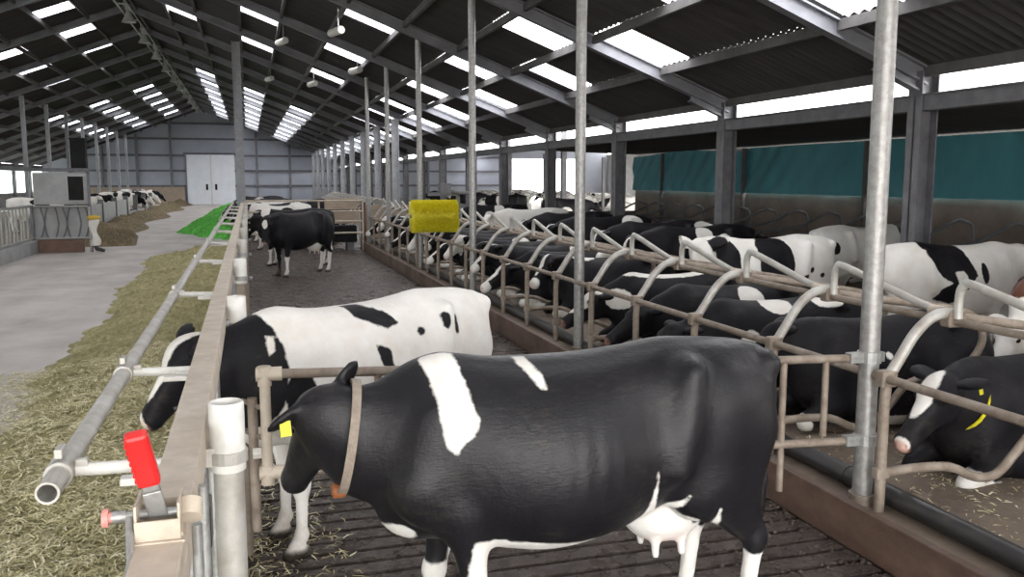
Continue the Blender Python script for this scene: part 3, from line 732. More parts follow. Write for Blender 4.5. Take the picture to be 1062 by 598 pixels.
for k, y in enumerate(AY):
    b = MB(); b.tube([(-.27, y, 1.40), (-.04, y, 1.395)], .018, 10); b.box(-.11, -.045, y - .05, y + .035, 1.37, 1.40).box(-.15, -.05, y - .10, y - .06, 1.375, 1.395)
    b.build('bracket', M['whitepaint'], ff, bevel=.004)
    c = MB().tube([(-.30, y - .045, 1.40), (-.30, y + .045, 1.40)], .036, 16); c.box(-.31, -.29, y - .03, y + .03, 1.44, 1.465); c.box(-.265, -.235, y - .012, y + .012, 1.385, 1.43)
    c.build('rail_clamp', M['palepipe'], ff, bevel=.003)
i = 0; y = 1.0
while y < 27.5:
    near = abs(((y - 2.62) % 2.42)) < .12
    if not (4.55 < y < 5.25):
        MB().tube([(.02, y, .45), (.02, y, 1.40)], .017, 8).build('locking_bar', M['galv'], ff, True)
        if i % 2 == 0:
            MB().tube([(.015, y + .20, .45), (.015, y + .22, .9), (.015, y + .34, 1.40)], .017, 8).build('swing_bar', M['galv'], ff, True)
    y += .605; i += 1
MB().box(.035, .065, 2.33, 2.43, 1.18, 1.30).build('rubber_stop', M['black'], ff, bevel=.006)
MB().tube([(.055, 1.95, .2), (.055, 1.95, 1.40)], .012, 10).tube([(.055, 2.2, .2), (.055, 2.2, 1.40)], .014, 10).build('latch_rods', M['galv'], ff, True)
struct(MB().box(-.30, -.10, -2, 28, 0, .32).build('kerb_wall', M['greywall']), 'low concrete plinth below the feed fence', 'wall')
# latch with red grip on the top rail
lt = thing('locking_lever', 'steel locking lever with bright red grip on the fence rail', 'lever', (-.19, 1.80, 1.45)); lt.scale = (.86,) * 3
br = MB()
br.box(-.055, .05, -.05, -.042, 0, .012); br.box(-.052, -.046, -.06, .06, 0, .085).box(.040, .046, -.06, .06, 0, .085).box(-.052, .046, -.065, -.058, .0, .05).box(-.052, .046, .055, .06, 0, .06).box(-.06, .055, -.075, .075, -.004, .004)
br.build('bracket_frame', M['rail'], lt, bevel=.002)
MB().tube([(-.003 - .075, 0, .045), (.06, 0, .045)], .011, 12).tube([(-.105, .0, .045), (-.075, 0, .045)], .014, 12).build('hinge_pin', M['galv'], lt, True)
MB().tube([(-.125, 0, .045), (-.112, 0, .045)], .021, 16).tube([(-.112, 0, .045), (-.085, 0, .045)], .013, 12).build('knob', M['pink'], lt, True)
A = Matrix.Translation((-.005, 0, .045)) @ Matrix.Rotation(-.16, 4, 'Y') @ Matrix.Rotation(.30, 4, 'X')
MB().box(-.019, .019, -.007, .007, 0, .12, A).box(-.021, .021, -.016, -.010, -.0, .07, A).build('lever_arm', M['galv'], lt, bevel=.003)
g_ = MB(); g_.box(-.025, .025, -.018, .018, .085, .225, A)
gr = g_.build('grip', M['red'], lt, bevel=.009); gr['label'] = 'red plastic grip'
rb = MB()
for q in range(7): rb.box(-.0275, -.024, -.012, .012, .10 + .016 * q, .106 + .016 * q, A)
rb.build('grip_ribs', M['red'], gr)
MB().tube([(-.065, -.03, .05), (-.055, -.12, -.02), (-.05, -.25, -.03)], .009, 10).build('pull_rod', M['galv'], lt, True)
MB().tube([(.062, -.01, .03), (.062, .02, .06)], .03, 16).build('cam', M['rail'], lt, True)

# ------------------------------------------------------------------ gate across the alley behind the front cow
gt = thing('alley_gate', 'brown pipe gate crossing the alley behind the front black cow', 'gate', (0, 0, 0))
gL, gR = (.045, 4.52), (3.52, 4.30)
def gp(t, z): return (gL[0] + (gR[0] - gL[0]) * t, gL[1] + (gR[1] - gL[1]) * t, z)
MB().tube([gp(0, 1.165), gp(.985, 1.085)], .025, 12).build('top_rail', M['dirtypipe'], gt, True)
MB().tube([gp(0, .645), gp(.985, .575)], .025, 12).build('bottom_rail', M['dirtypipe'], gt, True)
for t in (0.0, .165, .805, .845, .925):
    zt = 1.165 - .08 * t; MB().tube([gp(t, .62 if t != .845 else .3), gp(t, zt + (.0 if t != .845 else .0))], .028 if t == 0 else .02, 12).build('upright', M['dirtypipe'] if t else M['rail'], gt, True)
for z in (1.165, .645):
    j = MB(); j.tube([gp(-.012, z), gp(.025, z)], .036, 12); j.tube([gp(0, z - .06), gp(0, z + .04)], .036, 12); j.build('corner_joint', M['rail'], gt, True)
j = MB()
for z in (.98, .82): j.tube([(-.07, 4.74, z), gp(0, z)], .014, 8)
j.tube([(-.02, 4.62, .3), (-.02, 4.62, 1.02)], .026, 12)
j.build('hinge_straps', M['dirtypipe'], gt, True)
for z in (1.09, .58):
    j = MB(); j.box(3.40, 3.64, 4.27, 4.33, z - .03, z + .03); j.tube([(3.55, 4.3, z - .035), (3.55, 4.3, z + .035)], .070, 16); j.build('pole_clamp', M['galv'], gt, bevel=.003)

# ------------------------------------------------------------------ poles along the kerb
desc = ['thick galvanised pole nearest the camera, beside the yellow-tagged resting cow', 'galvanised pole rising beyond the rump of the front black cow',
        'galvanised pole just right of the yellow brush', 'galvanised pole just behind the yellow brush', 'slim galvanised pole left of the yellow brush', 'farthest galvanised pole at the end of the cubicle row']
for k in range(6):
    Y = [4.3, 9.2, 14.2, 18.9, 23.3, 27.0][k]; x = [3.55, 3.58, 3.60, 3.60, 3.58, 3.55][k]
    p = thing('steel_pole', desc[k], 'pole', (x, Y, .1), 0, 'galvanised poles along the kerb')
    MB().tube([(0, 0, 0), (0, 0, roofz(x) - .22)], .059, 24 if k < 2 else 12).build('shaft', M['pole'], p, True)
    MB().tube([(0, 0, .05), (0, 0, .14)], .08, 16).build('foot', M['dirtypipe'], p, True)
# ------------------------------------------------------------------ cubicles
NB = 20
rr_ = thing('kerb_rail', 'long brown pipe rail fixed to the front legs of the cubicle dividers', 'rail')
MB().tube([(3.55, 1.5, .99), (3.55, 27.2, .99)], .026, 12).build('pipe', M['dirtypipe'], rr_, True)
nr_ = thing('neck_rail', 'long brown neck rail through the tops of the cubicle dividers', 'rail')
MB().tube([(4.0, 1.5, 1.31), (4.0, 27.2, 1.31)], .024, 12).build('pipe', M['dirtypipe'], nr_, True)
tag(MB().tube([(3.66, 1.2, .25), (3.66, 27.0, .25)], .062, 18).tube([(3.66, 4.55, .25), (3.66, 4.60, .25)], .068, 18).build('brisket_pipe', M['black'], smooth=True), 'thick black plastic pipe lying along the front edge of the cubicle bed', 'pipe')
dv = thing('cubicle_divider', '', 'cubicle divider', (0, 0, 0), 0, 'steel cubicle dividers along the kerb')
MB().tube([(3.55, 0, .16), (3.55, 0, .85), (3.56, 0, .98)], .031, 12).build('leg', M['dirtypipe'], dv, True)
MB().tube([(3.55, 0, .97), (3.64, 0, 1.10), (3.74, 0, 1.245), (3.85, 0, 1.335), (3.95, 0, 1.36), (4.06, 0, 1.355)], .033, 12, smooth=5).build('bend', M['palepipe'], dv, True)
MB().tube([(3.55, 0, .41), (3.8, 0, .42), (4.06, 0, .40), (4.25, 0, .32), (4.42, 0, .32), (4.58, 0, .46), (4.75, 0, .62), (5.05, 0, .66), (5.3, 0, .74), (5.42, 0, .92), (5.32, 0, 1.1), (5.05, 0, 1.18), (4.05, 0, 1.33)], .029, 12, smooth=4).build('loop', M['dirtypipe'], dv, True)
for bb in ((3.50, 3.61, -.035, .035, .94, 1.04), (3.95, 4.07, -.04, .04, 1.275, 1.375), (3.505, 3.60, -.03, .03, .38, .45)): MB().box(*bb).build('clamp', M['dirtypipe'], dv, bevel=.012)
nk = thing('neck_bar', '', 'neck bar', (0, 0, 0), 0, 'pale kinked bars on the neck rail')
MB().tube([(4.0, 1.10, 1.33), (4.0, 1.10, 1.47), (4.0, 1.07, 1.53), (4.0, .98, 1.54), (4.0, .25, 1.38), (4.0, .02, 1.35)], .026, 10, smooth=3).build('bar', M['palepipe'], nk, True)
MB().tube([(4.0, .16, 1.355), (4.0, .0, 1.35)], .036, 12).build('sleeve', M['rail'], nk, True)
for k in (-2, -3): dup(dv, (0, 4.15 + 1.15 * (k + 1), 0), 0, 'bent steel cubicle divider in front of the near pole, %s from it' % ORD[-k - 2])
for k in range(-1, NB):
    Y = 4.15 + 1.15 * k
    if k >= 0:
        nm = 'bent steel cubicle divider on the near pole, first of the row' if k == 0 else 'bent steel cubicle divider, %s of the row counted from the near pole' % ORD[k]
        (dup(dv, (0, Y, 0), 0, nm) if k else None)
        if k == 0: dv.location = (0, Y, 0); dv['label'] = nm
    nm = 'pale kinked neck bar at the right edge beside the pink-nosed cow' if k < 0 else 'pale kinked neck bar, %s of the row counted from the near pole' % ORD[k]
    if k < 0: nk.location = (0, Y, 0); nk['label'] = nm
    else: dup(nk, (0, Y, 0), 0, nm)
# rear row against the side wall (dark loops)
dw = thing('wall_cubicle_divider', 'dark curved cubicle divider standing against the brown side wall', 'cubicle divider', (0, 4, 0), 0, 'dark dividers against the side wall')
MB().tube([(12.3, 0, .3), (12.3, 0, 1.25), (12.1, 0, 1.42), (11.9, 0, 1.42), (11.2, 0, 1.15), (10.3, 0, 1.05), (10.0, 0, .85), (10.1, 0, .6), (10.6, 0, .45), (12.3, 0, .42)], .03, 8, smooth=4).build('loop', M['steelgrey'], dw, True)
for k in range(1, 19): dup(dw, (0, 4 + 1.2 * k, 0))
struct(MB().box(9.9, 12.5, 1, 27, 0, .16).build('floor_wall_cubicles', M['cubfloor']), 'raised bed of the cubicles by the side wall', 'floor')

# ------------------------------------------------------------------ yellow cow brush
b = thing('cow_brush', 'bright yellow bristle cow brush hanging by a pole', 'brush', (3.16, 15.3, 1.50), 0)
br = MB(); rb = random.Random(5); vs = []; fs = []
for i in range(15000):
    a = rb.uniform(0, 2 * PI); x = rb.uniform(-.40, .40); r1 = rb.uniform(.27, .295); da = rb.uniform(-.03, .03); dx = rb.uniform(-.02, .02)
    n = len(vs); t = .008
    vs += [(x, .08 * math.cos(a), .08 * math.sin(a)), (x + t, .08 * math.cos(a), .08 * math.sin(a)), (x + dx + t, r1 * math.cos(a + da), r1 * math.sin(a + da)), (x + dx, r1 * math.cos(a + da), r1 * math.sin(a + da))]
    fs.append((n, n + 1, n + 2, n + 3))
Ry = Matrix.Rotation(PI / 2, 4, 'Y')
br.add(vs, fs); br.lathe([(.235, -.40), (.255, -.3), (.245, 0), (.255, .3), (.235, .40)], n=28, M=Ry)
br.build('bristles', M['bristle'], b)
MB().tube([(-.43, 0, 0), (.46, 0, 0)], .03, 10).box(.42, .47, -.05, .05, -.05, .40).box(-.1, .47, -.05, .05, .36, .42).box(.1, .3, -.12, .12, .40, .58).build('bracket', M['steelgrey'], b)
MB().tube([(.35, 0, .42), (.42, -1.05, .42)], .03, 8).build('hanger_arm', M['steelgrey'], b, True)

# ------------------------------------------------------------------ far gates and partition
def pipe_gate(name, label, x0, x1, y, zs, ups, m='dirtypipe', r=.03):
    t = thing(name, label, 'gate', (0, y, 0))
    for z in zs: MB().tube([(x0, 0, z), (x1, 0, z)], r, 8).build('rail', M[m], t, True)
    for x in ups: MB().tube([(x, 0, 0 if x in (x0, x1) else zs[-1]), (x, 0, zs[0])], r, 8).build('upright', M[m], t, True)
    return t
pipe_gate('far_gate', 'long pipe gate closing the far end of the wet cow alley', -.1, 3.3, 26.6, (1.52, 1.2, .9, .55), (-.1, 2.0, 3.3), 'rail', .028)
t = thing('wooden_partition', 'weathered pale boards at the end of the cubicle row', 'partition', (0, 0, 0))
MB().box(2.3, 3.35, 28.2, 28.26, .75, 1.15).box(2.3, 3.35, 28.2, 28.26, 1.2, 1.55).build('boards', M['board'], t, bevel=.01)
MB().box(3.35, 3.5, 27.4, 27.55, 0, 1.45).build('post', M['brownboard'], t, bevel=.01)
MB().box(3.5, 6.0, 27.45, 27.52, .3, 1.35).build('panel', M['board'], t, bevel=.01)
t = thing('water_trough', 'dark low water trough behind the far gate', 'trough', (2.35, 27.2, 0))
o = MB().box(-.8, .8, -.35, .35, .25, .75).build('basin', M['dark'], t, bevel=.03)
MB().box(-.7, -.5, -.3, .3, 0, .3).box(.5, .7, -.3, .3, 0, .3).build('legs', M['steelgrey'], t)
# further cubicle block beyond the partition with its pale head loops
hd = thing('head_loop', 'pale diagonal cubicle bar in the far block', 'cubicle divider', (0, 30, 0), 0, 'pale bars of the far cubicle block')
MB().tube([(3.6, 0, 1.2), (4.2, 0, 1.5), (5.2, 0, 1.15)], .035, 6).tube([(3.6, 0, 0), (3.6, 0, 1.2)], .035, 6).build('loop', M['palepipe'], hd, True)
for k in range(1, 14): dup(hd, (0, 30 + 1.2 * k, 0))
for row, x in enumerate((13.5, 17.5)):
    for k in range(14): dup(hd, (x - 3.6, 33 + 2.2 * k + row, -.01))
struct(MB().box(9.6, 9.8, 28, 62, 0, 1.0).build('partition_wall', M['greywall']), 'low grey wall between the barn and the yard', 'wall')

# ------------------------------------------------------------------ left feed fence and panels
lf = thing('left_feed_fence', 'grey head-lock fence on the left of the feed alley', 'feed fence', (-6.1, 0, 0))
MB().tube([(0, 14, 1.38), (0, 28.4, 1.38)], .04, 8).build('top_rail', M['galv'], lf, True)
MB().tube([(0, 14, .42), (0, 28.4, .42)], .04, 8).build('bottom_rail', M['galv'], lf, True)
for k in range(36):
    y = 14.2 + .39 * k; MB().tube([(0, y, .42), (0, y + (.10 if k % 2 else 0), .85), (0, y + (.02 if k % 2 else 0), 1.38)], .026, 6, smooth=2).build('neck_bar', M['galv'], lf, True)
struct(MB().box(-6.3, -5.98, -5, 28.5, 0, .36).build('wall_left_plinth', M['greywall']), 'low concrete plinth under the left head-lock fence', 'wall')
cf = thing('corner_fence', 'grey head-lock fence turning across at the pen corner', 'feed fence', (0, 28.5, 0))
MB().tube([(-6.1, 0, 1.36), (-4.55, 0, 1.36)], .035, 8).build('top_rail', M['galv'], cf, True)
MB().tube([(-6.1, 0, .42), (-4.55, 0, .42)], .035, 8).build('bottom_rail', M['galv'], cf, True)
for x in (-6.1, -4.55): MB().tube([(x, 0, 0), (x, 0, 2.45 if x > -5 else 1.4)], .05, 10).build('post', M['steelgrey'], cf, True)
for k in range(7):
    x = -5.9 + .2 * k; MB().tube([(x, 0, .42), (x + (.13, -.08, .1)[k % 3], 0, .85), (x + .02, 0, 1.36)], .025, 6, smooth=2).build('neck_bar', M['steelgrey'], cf, True)
MB().box(-6.1, -4.5, .06, .09, .45, 1.36).build('back_sheet', M['greywall'], cf)
tag(MB().box(-5.95, -4.75, 28.35, 28.6, 0, .38).build('plank_box', M['brownboard'], bevel=.015), 'brown wooden plank box at the foot of the corner fence', 'box')
cb = thing('control_cabinet', 'pale grey cabinet board with a black square panel on the corner fence', 'cabinet', (-5.3, 28.5, 1.42))
MB().box(-.72, .75, -.04, .12, 0, .93).build('board', M['greywall'], cb, bevel=.01)
MB().box(.18, .66, -.07, -.04, .08, .86).build('frame', M['galv'], cb, bevel=.006); MB().box(.22, .63, -.085, -.07, .12, .82).build('black_panel', M['dark'], cb)
pf = thing('pen_canopy_rail', 'dark horizontal rail over the left pens', 'rail', (0, 0, 0))
MB().box(-6.12, -6.0, 14, 28.5, 2.38, 2.5).build('side_rail', M['steelgrey'], pf); MB().box(-6.12, -4.5, 28.44, 28.56, 2.38, 2.48).build('cross_rail', M['steelgrey'], pf)
for y in (14.2, 21): MB().box(-6.1, -6.02, y, y + .08, 0, 2.4).build('post', M['steelgrey'], pf)
tag(MB().box(-5.0, -4.6, 28.6, 29.0, 2.48, 3.35).box(-5.02, -4.58, 28.58, 29.02, 3.33, 3.37).build('fan_box', M['dark'], bevel=.01), 'black upright box standing on the end of the cross rail', 'box')
for i, (x, y) in enumerate(((-8.9, 41.5), (-10, 51), (-10, 56))): pass
lb = []
for k in range(6):
    y = 37.2 + 4.0 * k
    o = struct(MB().box(-6.2, -6.05, y, y + 3.8, 0, 1.12 if k < 3 else .45).build('feed_wall_panel', M['greywall'], bevel=.01), 'grey concrete panel along the left feed alley', 'wall', 'concrete panels of the left feed wall')
    struct(MB().box(-6.22, -6.0, y + 3.8, y + 4.0, 0, 1.3).build('feed_wall_post', M['steelgrey']), 'short post between the left feed wall panels', 'post', 'short posts of the left feed wall')
# white cloth figure-like bundle hanging at the corner post
t = thing('hanging_overalls', 'white cloth overalls with yellow top hung at the fence corner', 'cloth', (-4.42, 28.3, 0))
mb = MB(); r9 = random.Random(2); vs = []; n = 14; L = 16
for i in range(L):
    z = .2 + .78 * i / (L - 1); r0 = .15 + .05 * math.sin(i * .5 + 1) - .06 * abs(i / (L - 1) - .55)
    for k in range(n):
        a = 2 * PI * k / n; rr = r0 * (1 + .14 * math.sin(3 * a + i * .3)); vs.append((rr * .8 * math.cos(a) + .03 * math.sin(i * .5), rr * .6 * math.sin(a), z))
mb.add(vs, [(i * n + k, i * n + (k + 1) % n, (i + 1) * n + (k + 1) % n, (i + 1) * n + k) for i in range(L - 1) for k in range(n)] + [tuple(range(n))[::-1], tuple((L - 1) * n + k for k in range(n))]); mb.build('cloth', M['cloth'], t, True)
MB().lathe([(.06, .95), (.17, .98), (.2, 1.03), (.13, 1.09), (.05, 1.1)], n=12, M=Matrix.Scale(.7, 4, (0, 1, 0))).build('yellow_top', M['yellowcloth'], t, True)
MB().tube([(0, 0, .24), (.06, -.06, .1), (.26, -.14, .05)], [.07, .065, .05], 10).build('boot', M['black'], t, True)
MB().tube([(-.13, 0.1, 0), (-.13, 0.1, 1.35)], .03, 8).build('hook_post', M['galv'], t, True)

# ------------------------------------------------------------------ silage, grass
def fbm(x, y, s=0): return (math.sin(x * 2.1 + s) * math.cos(y * 1.7 + s * 2) + .6 * math.sin(x * 4.7 + y * 3.9 + s) + .4 * math.sin(x * 9.3 - y * 8.1 + s * 3) + .25 * math.sin(x * 19 + y * 23 + s)) / 2.2
def heap(name, label, cat, mat_, xa, xb, ya, yb, h, edge, sx, sy, seed, amp=.06):
    nx = int((xb(0) - xa(0)) / sx) if callable(xa) else int((xb - xa) / sx); ny = int((yb - ya) / sy); vs = []
    rs = random.Random(seed)
    for j in range(ny + 1):
        y = ya + (yb - ya) * j / ny; x0 = xa(y) if callable(xa) else xa; x1 = xb(y) if callable(xb) else xb
        for i in range(nx + 1):
            t = i / nx; x = x0 + (x1 - x0) * t
            e = edge(t) * (min(1, (y - ya) / .8, (yb - y) / .8) if True else 1); e = max(e, 0)
            z = h(y) * e * (1 + .25 * fbm(x, y, seed)) + amp * (fbm(x * 3, y * 3, seed + 1) + .6 * rs.uniform(-1, 1)) * min(1, e * 2.5) - .015 * (e < .05)
            vs.append((x + rs.uniform(-.3, .3) * sx, y, max(z, -.02)))
    mb = MB().add(vs, [(j * (nx + 1) + i, j * (nx + 1) + i + 1, (j + 1) * (nx + 1) + i + 1, (j + 1) * (nx + 1) + i) for j in range(ny) for i in range(nx)])
    o = mb.build(name, M[mat_], smooth=True); tag(o, label, cat, None, 'stuff'); return o
sil_l = lambda y: -1.85 - .03 * y + .10 * math.sin(y * .9 + 1) + .05 * math.sin(y * 2.3) + .05 * math.sin(y * 5.9 + 2) + .04 * math.sin(y * 13.1) - .25 * max(0, (5 - y) / 5)
heap('silage_heap', 'long heap of chopped silage along the foot of the feed fence', 'silage', 'hay', sil_l, lambda y: -.31, -2, 26.5, lambda y: .26 + .04 * math.sin(y), lambda t: min(1, t * 1.7) ** .8, .035, .05, 3, .05)
heap('fresh_grass_heap', 'bright green heap of fresh cut grass by the far feed fence', 'grass', 'green', lambda y: (-2.75 + 1.9 * min(1, max(0, (37.5 - y) / 5)) if y < 37.5 else -2.75 + .022 * (y - 37.5)) + .12 * math.sin(y * 2.3) + .08 * math.sin(y * 6.1), lambda y: -.5, 32.7, 62, lambda y: .55 if y > 36 else .42, lambda t: math.sin(min(1, t * 1.15) * PI * .6), .05, .10, 9, .11)
heap('brown_silage_heap', 'brown silage heap lying along the left feed wall', 'silage', 'oldhay', lambda y: -6.0, lambda y: -4.5 + .35 * math.sin(y * .5) - .006 * (y - 30), 37, 79, lambda y: .38 + .08 * math.sin(y * .9), lambda t: min(1, (1 - t) * 1.5) * min(1, .5 + t * 3), .08, .12, 12, .06)
heap('corner_silage_heap', 'low brown silage pile on the alley past the pen corner', 'silage', 'oldhay', lambda y: -5.6, lambda y: -3.5 - .1 * (y - 30), 30.5, 36.5, lambda y: .3, lambda t: math.sin(t * PI) ** .7, .06, .08, 15, .06)
def straws(name, label, n, xf, yf, zf, seed, L=(.03, .11), wd=.0035):
    r = random.Random(seed); vs = []; fs = []; sh = []
    for i in range(n):
        y = yf(r); x = xf(r, y); z = zf(x, y) + r.uniform(.0, .03); a = r.uniform(0, 2 * PI); l = r.uniform(*L); el_ = r.uniform(-.3, .45); b = r.uniform(-.9, .9)
        d = Vector((math.cos(a) * math.cos(el_), math.sin(a) * math.cos(el_), math.sin(el_))); d2 = Vector((math.cos(a + b) * math.cos(el_), math.sin(a + b) * math.cos(el_), -.2)); s = Vector((-math.sin(a), math.cos(a), r.uniform(-.4, .4))) * wd
        p = Vector((x, y, z)); q = p + d * l * .5; e = q + d2 * l * .5; k = len(vs)
        vs += [p - s, p + s, q + s, q - s, e + s * .4, e - s * .4]; fs += [(k, k + 1, k + 2, k + 3), (k + 3, k + 2, k + 4, k + 5)]; c = r.random(); sh += [c] * 6
    me = bpy.data.meshes.new(name); me.from_pydata([tuple(v) for v in vs], [], fs); at = me.attributes.new('shade', 'FLOAT', 'POINT'); at.data.foreach_set('value', sh)
    me.materials.append(M['straw']); o = bpy.data.objects.new(name, me); C.objects.link(o); tag(o, label, 'straw', None, 'stuff'); return o
def silz(x, y):
    x0 = sil_l(y); t = (x - x0) / (-.30 - x0); e = max(0, min(1, t * 1.7)) ** .8 if t > 0 else 0
    return (.26 + .04 * math.sin(y)) * e * (1 + .25 * fbm(x, y, 3)) + .05 * fbm(x * 3, y * 3, 4) * min(1, e * 2.5)
straws('loose_silage_blades', 'loose pale blades and stalks strewn over the near silage', 78000, lambda r, y: (r.triangular(sil_l(y) - .1, -.3, -1.0) if r.random() < .88 else sil_l(y) - .55 * r.random() ** 2), lambda r: 1.2 + 9.5 * r.random() ** 1.5, silz, 21)
straws('alley_straw', 'short straw lying on the slats beside the feed fence', 1300, lambda r, y: -.05 + .55 * r.random() ** 2.2, lambda r: 3.2 + 5 * r.random() ** 1.4, lambda x, y: 0, 22, (.03, .1))
straws('bedding_straw', 'sparse straw in the near cubicle bed', 1500, lambda r, y: r.uniform(3.75, 5.5), lambda r: r.uniform(3.2, 7), lambda x, y: .18, 23, (.02, .07))
tr_ = thing('farm_trailer', 'pale and red farm trailer parked beyond the open side past the curtain', 'trailer', (15.8, 29.4, 0), .1)
MB().box(-1.6, 1.6, -.8, .8, .9, 1.5).box(-1.7, 1.7, -.85, .85, 1.5, 1.6).build('body', M['whitepaint'], tr_, bevel=.03)
MB().box(-1.7, 1.7, -.7, .7, .7, .9).build('chassis', M['brownboard'], tr_, bevel=.02)
for sx_ in (-.8, .8):
    for sy_ in (-.85, .85): MB().tube([(sx_, sy_ - .1, .42), (sx_, sy_ + .1, .42)], .42, 20).build('wheel', M['black'], tr_, bevel=.03)
for sx_ in (-1.6, 0, 1.6): MB().tube([(sx_, -.8, 1.6), (sx_, -.8, 2.9)], .03, 6).build('upright', M['galv'], tr_)
MB().tube([(-1.6, -.8, 2.4), (1.6, -.8, 2.4)], .03, 6).build('side_bar', M['whitepaint'], tr_)
# manure lumps beside the kerb
mb = MB(); r = random.Random(31)
for i in range(900):
    x = 3.28 - .9 * r.random() ** 2; y = 2.2 + 7 * r.random(); s = r.uniform(.006, .02)
    mb.lathe([(.3 * s, -.2 * s), (s, .1 * s), (.8 * s, .5 * s), (.2 * s, .75 * s)], (x, y, 0), 6)
for i in range(5000):
    x = r.uniform(-.1, 3.3); y = 2.2 + 12 * r.random(); s = r.uniform(.004, .017)
    mb.lathe([(.3 * s, -.2 * s), (s, .1 * s), (.8 * s, .4 * s), (.2 * s, .6 * s)], (x, y, 0), 5)
tag(mb.build('trodden_muck', M['slat'], smooth=True), 'lumps of trodden muck on the slats', 'muck', None, 'stuff')
# ------------------------------------------------------------------ cows
# big black cow in front, side on, head turned down to the left
FX, FY = 1.385, 3.50
spec = ['black',
    ('w', 'p', 1, [(.745, 1.50), (.60, 1.50), (.585, 1.38), (.565, 1.29), (.535, 1.19), (.56, 1.14), (.595, 1.12), (.63, 1.065), (.67, 1.10), (.685, 1.18), (.70, 1.28), (.72, 1.36), (.735, 1.42)]),
    ('w', 'p', 1, [(.36, 1.44), (.28, 1.44), (.275, 1.38), (.25, 1.35), (.24, 1.29), (.265, 1.295), (.30, 1.34)]),
    ('w', 'p', 0, [(.56, .69), (.42, .685), (.2, .655), (.0, .625), (-.12, .65), (-.20, .72), (-.215, .80), (-.225, .93), (-.245, .80), (-.27, .72), (-.36, .76), (-.40, .79), (-.385, .74), (-.34, .71), (-.46, .66), (-.55, .50), (-.6, .40), (.0, .4), (.6, .4)]),
    ('w', 'p', 0, [(-.52, .60), (-.55, .72), (-.58, .62), (-.68, .44), (-.9, .44), (-.9, 0), (-.5, 0), (-.5, .6)]),
    ('b', 'e', (-.80, .15, .50), (.05, .1, .07)),
    ('w', 'e', (.82, 0, .70), (.09, .10, .06)),
    ('w', 'below', .47, .01)]
cow('large black cow with a white shoulder stripe and leather collar standing side-on in front', spec, (FX, FY, 0), PI, vox=.0145, coat='coat',
    head=dict(poll=(1.14, -.02, 1.255), yaw=-56, pitch=-50, roll=0, hs=.84, ears={1: (.55, .8, -.1), -1: (-.9, -.35, .25)}, nb=[(.66, 0, 1.06), (.92, 0, 1.07)], nr=[.32, .215, .14], front=(.55, .66), hind=(-.74, -.60), ny=.55, nose=.3),
    tagcol=(1,), collar=((1.03, 0, 1.105), (1, 0, .16), .228, .145, M['strap']), key='front')
fc = bpy.data.objects['holstein_cow']
MB().lathe([(.022, -.03), (.032, -.02), (.032, .02), (.022, .03)], (1.075, .03, .893), 14, Matrix.Rotation(PI / 2, 4, 'Y')).build('collar_weight', M['orange'], fc, True)
# white cow behind, feeding through the fence
spec = ['white', ('b', 'e', (.90, 0, 1.12), (.20, .5, .34)), ('b', 'h', (.2, 0, -.05), (.6, .4, .5)), ('w', 'p', 1, [(.80, 1.30), (.76, 1.30), (.77, 1.22), (.80, 1.2)]),
    ('b', 'p', 1, [(.24, 1.44), (.02, 1.36), (-.04, 1.29), (.06, 1.26), (.24, 1.35)]), ('b', 'p', 1, [(.19, 1.20), (.10, 1.16), (.09, 1.04), (.17, 1.07)]),
    ('b', 'e', (-.38, .3, 1.27), (.03, .2, .05)), ('b', 'e', (-.47, .3, 1.24), (.02, .2, .06)), ('b', 'e', (-.2, .3, 1.22), (.035, .2, .03)),
    ('b', 'e', (.66, .2, .95), (.10, .2, .16)),
    ('w', 'h', (.20, .0, .05), (.40, .062, .09)), ('w', 'h', (.50, .0, -.1), (.06, .04, .06)), ('w', 'h', (.34, .07, -.19), (.03, .03, .025))]
cow('white cow with black neck feeding with its head through the feed fence', spec, (.70, 5.36, 0), PI + .5, vox=.018,
    head=dict(poll=(1.15, -.05, 1.27), yaw=-18, pitch=-48, roll=-8, hs=.88, nb=[(.68, 0, 1.12), (.98, -.02, 1.15)], nr=[.27, .18, .115], front=(.64, .55), hind=(-.70, -.80), ny=.6), key='white2')
# black cow standing in the alley looking at the camera
spec = ['black', ('w', 'h', (.16, 0, .05), (.10, .06, .09)), ('w', 'h', (.5, .0, -.14), (.045, .05, .04)), ('w', 'below', .48, .02), ('w', 'e', (-.4, 0, .62), (.22, .2, .15)), ('w', 'e', (-.9, .1, .62), (.2, .2, .2)), ('b', 'e', (.6, -.2, .3), (.12, .14, .35))]
cow('black cow with white socks standing alone on the wet slats', spec, (1.12, 20.3, 0), PI + .72, vox=.022, head=dict(poll=(1.10, .10, 1.30), yaw=28, pitch=-58, nb=[(.68, 0, 1.12), (.92, .04, 1.20)], nr=[.27, .19, .12]), key='alley')
spec = ['black', ('w', 'e', (.7, 0, 1.35), (.12, .4, .2)), ('w', 'below', .45, .02), ('w', 'h', (.2, 0, .05), (.2, .05, .1))]
cow('black cow half hidden behind the lone black cow', spec, (1.1, 22.4, 0), PI - .25, vox=.03, head=dict(poll=(1.15, .0, 1.1), yaw=0, pitch=-60))
far_alley = [
    ('white-backed cow with a dark spot beyond the far gate on the left', 'white', (.9, 27.9, 0), PI, 3, [('b', 'e', (0, .1, 1.42), (.35, .15, .1))]),
    ('black cow with a white saddle standing behind the far gate', 'black', (2.1, 29.8, 0), PI, 4, [('w', 'e', (.55, 0, 1.3), (.1, .5, .5)), ('w', 'e', (-.5, .3, 1.3), (.15, .3, .12))]),
    ('white cow feeding at the far fence behind the gate', 'white', (.8, 31.5, 0), PI + .1, 5, []),
    ('dark cow standing far back near the pale column', 'black', (.7, 34.6, 0), PI - .1, 6, []),
    ('black cow standing far back beyond the gate boards', 'black', (3.0, 33.6, 0), .3, 7, [])]
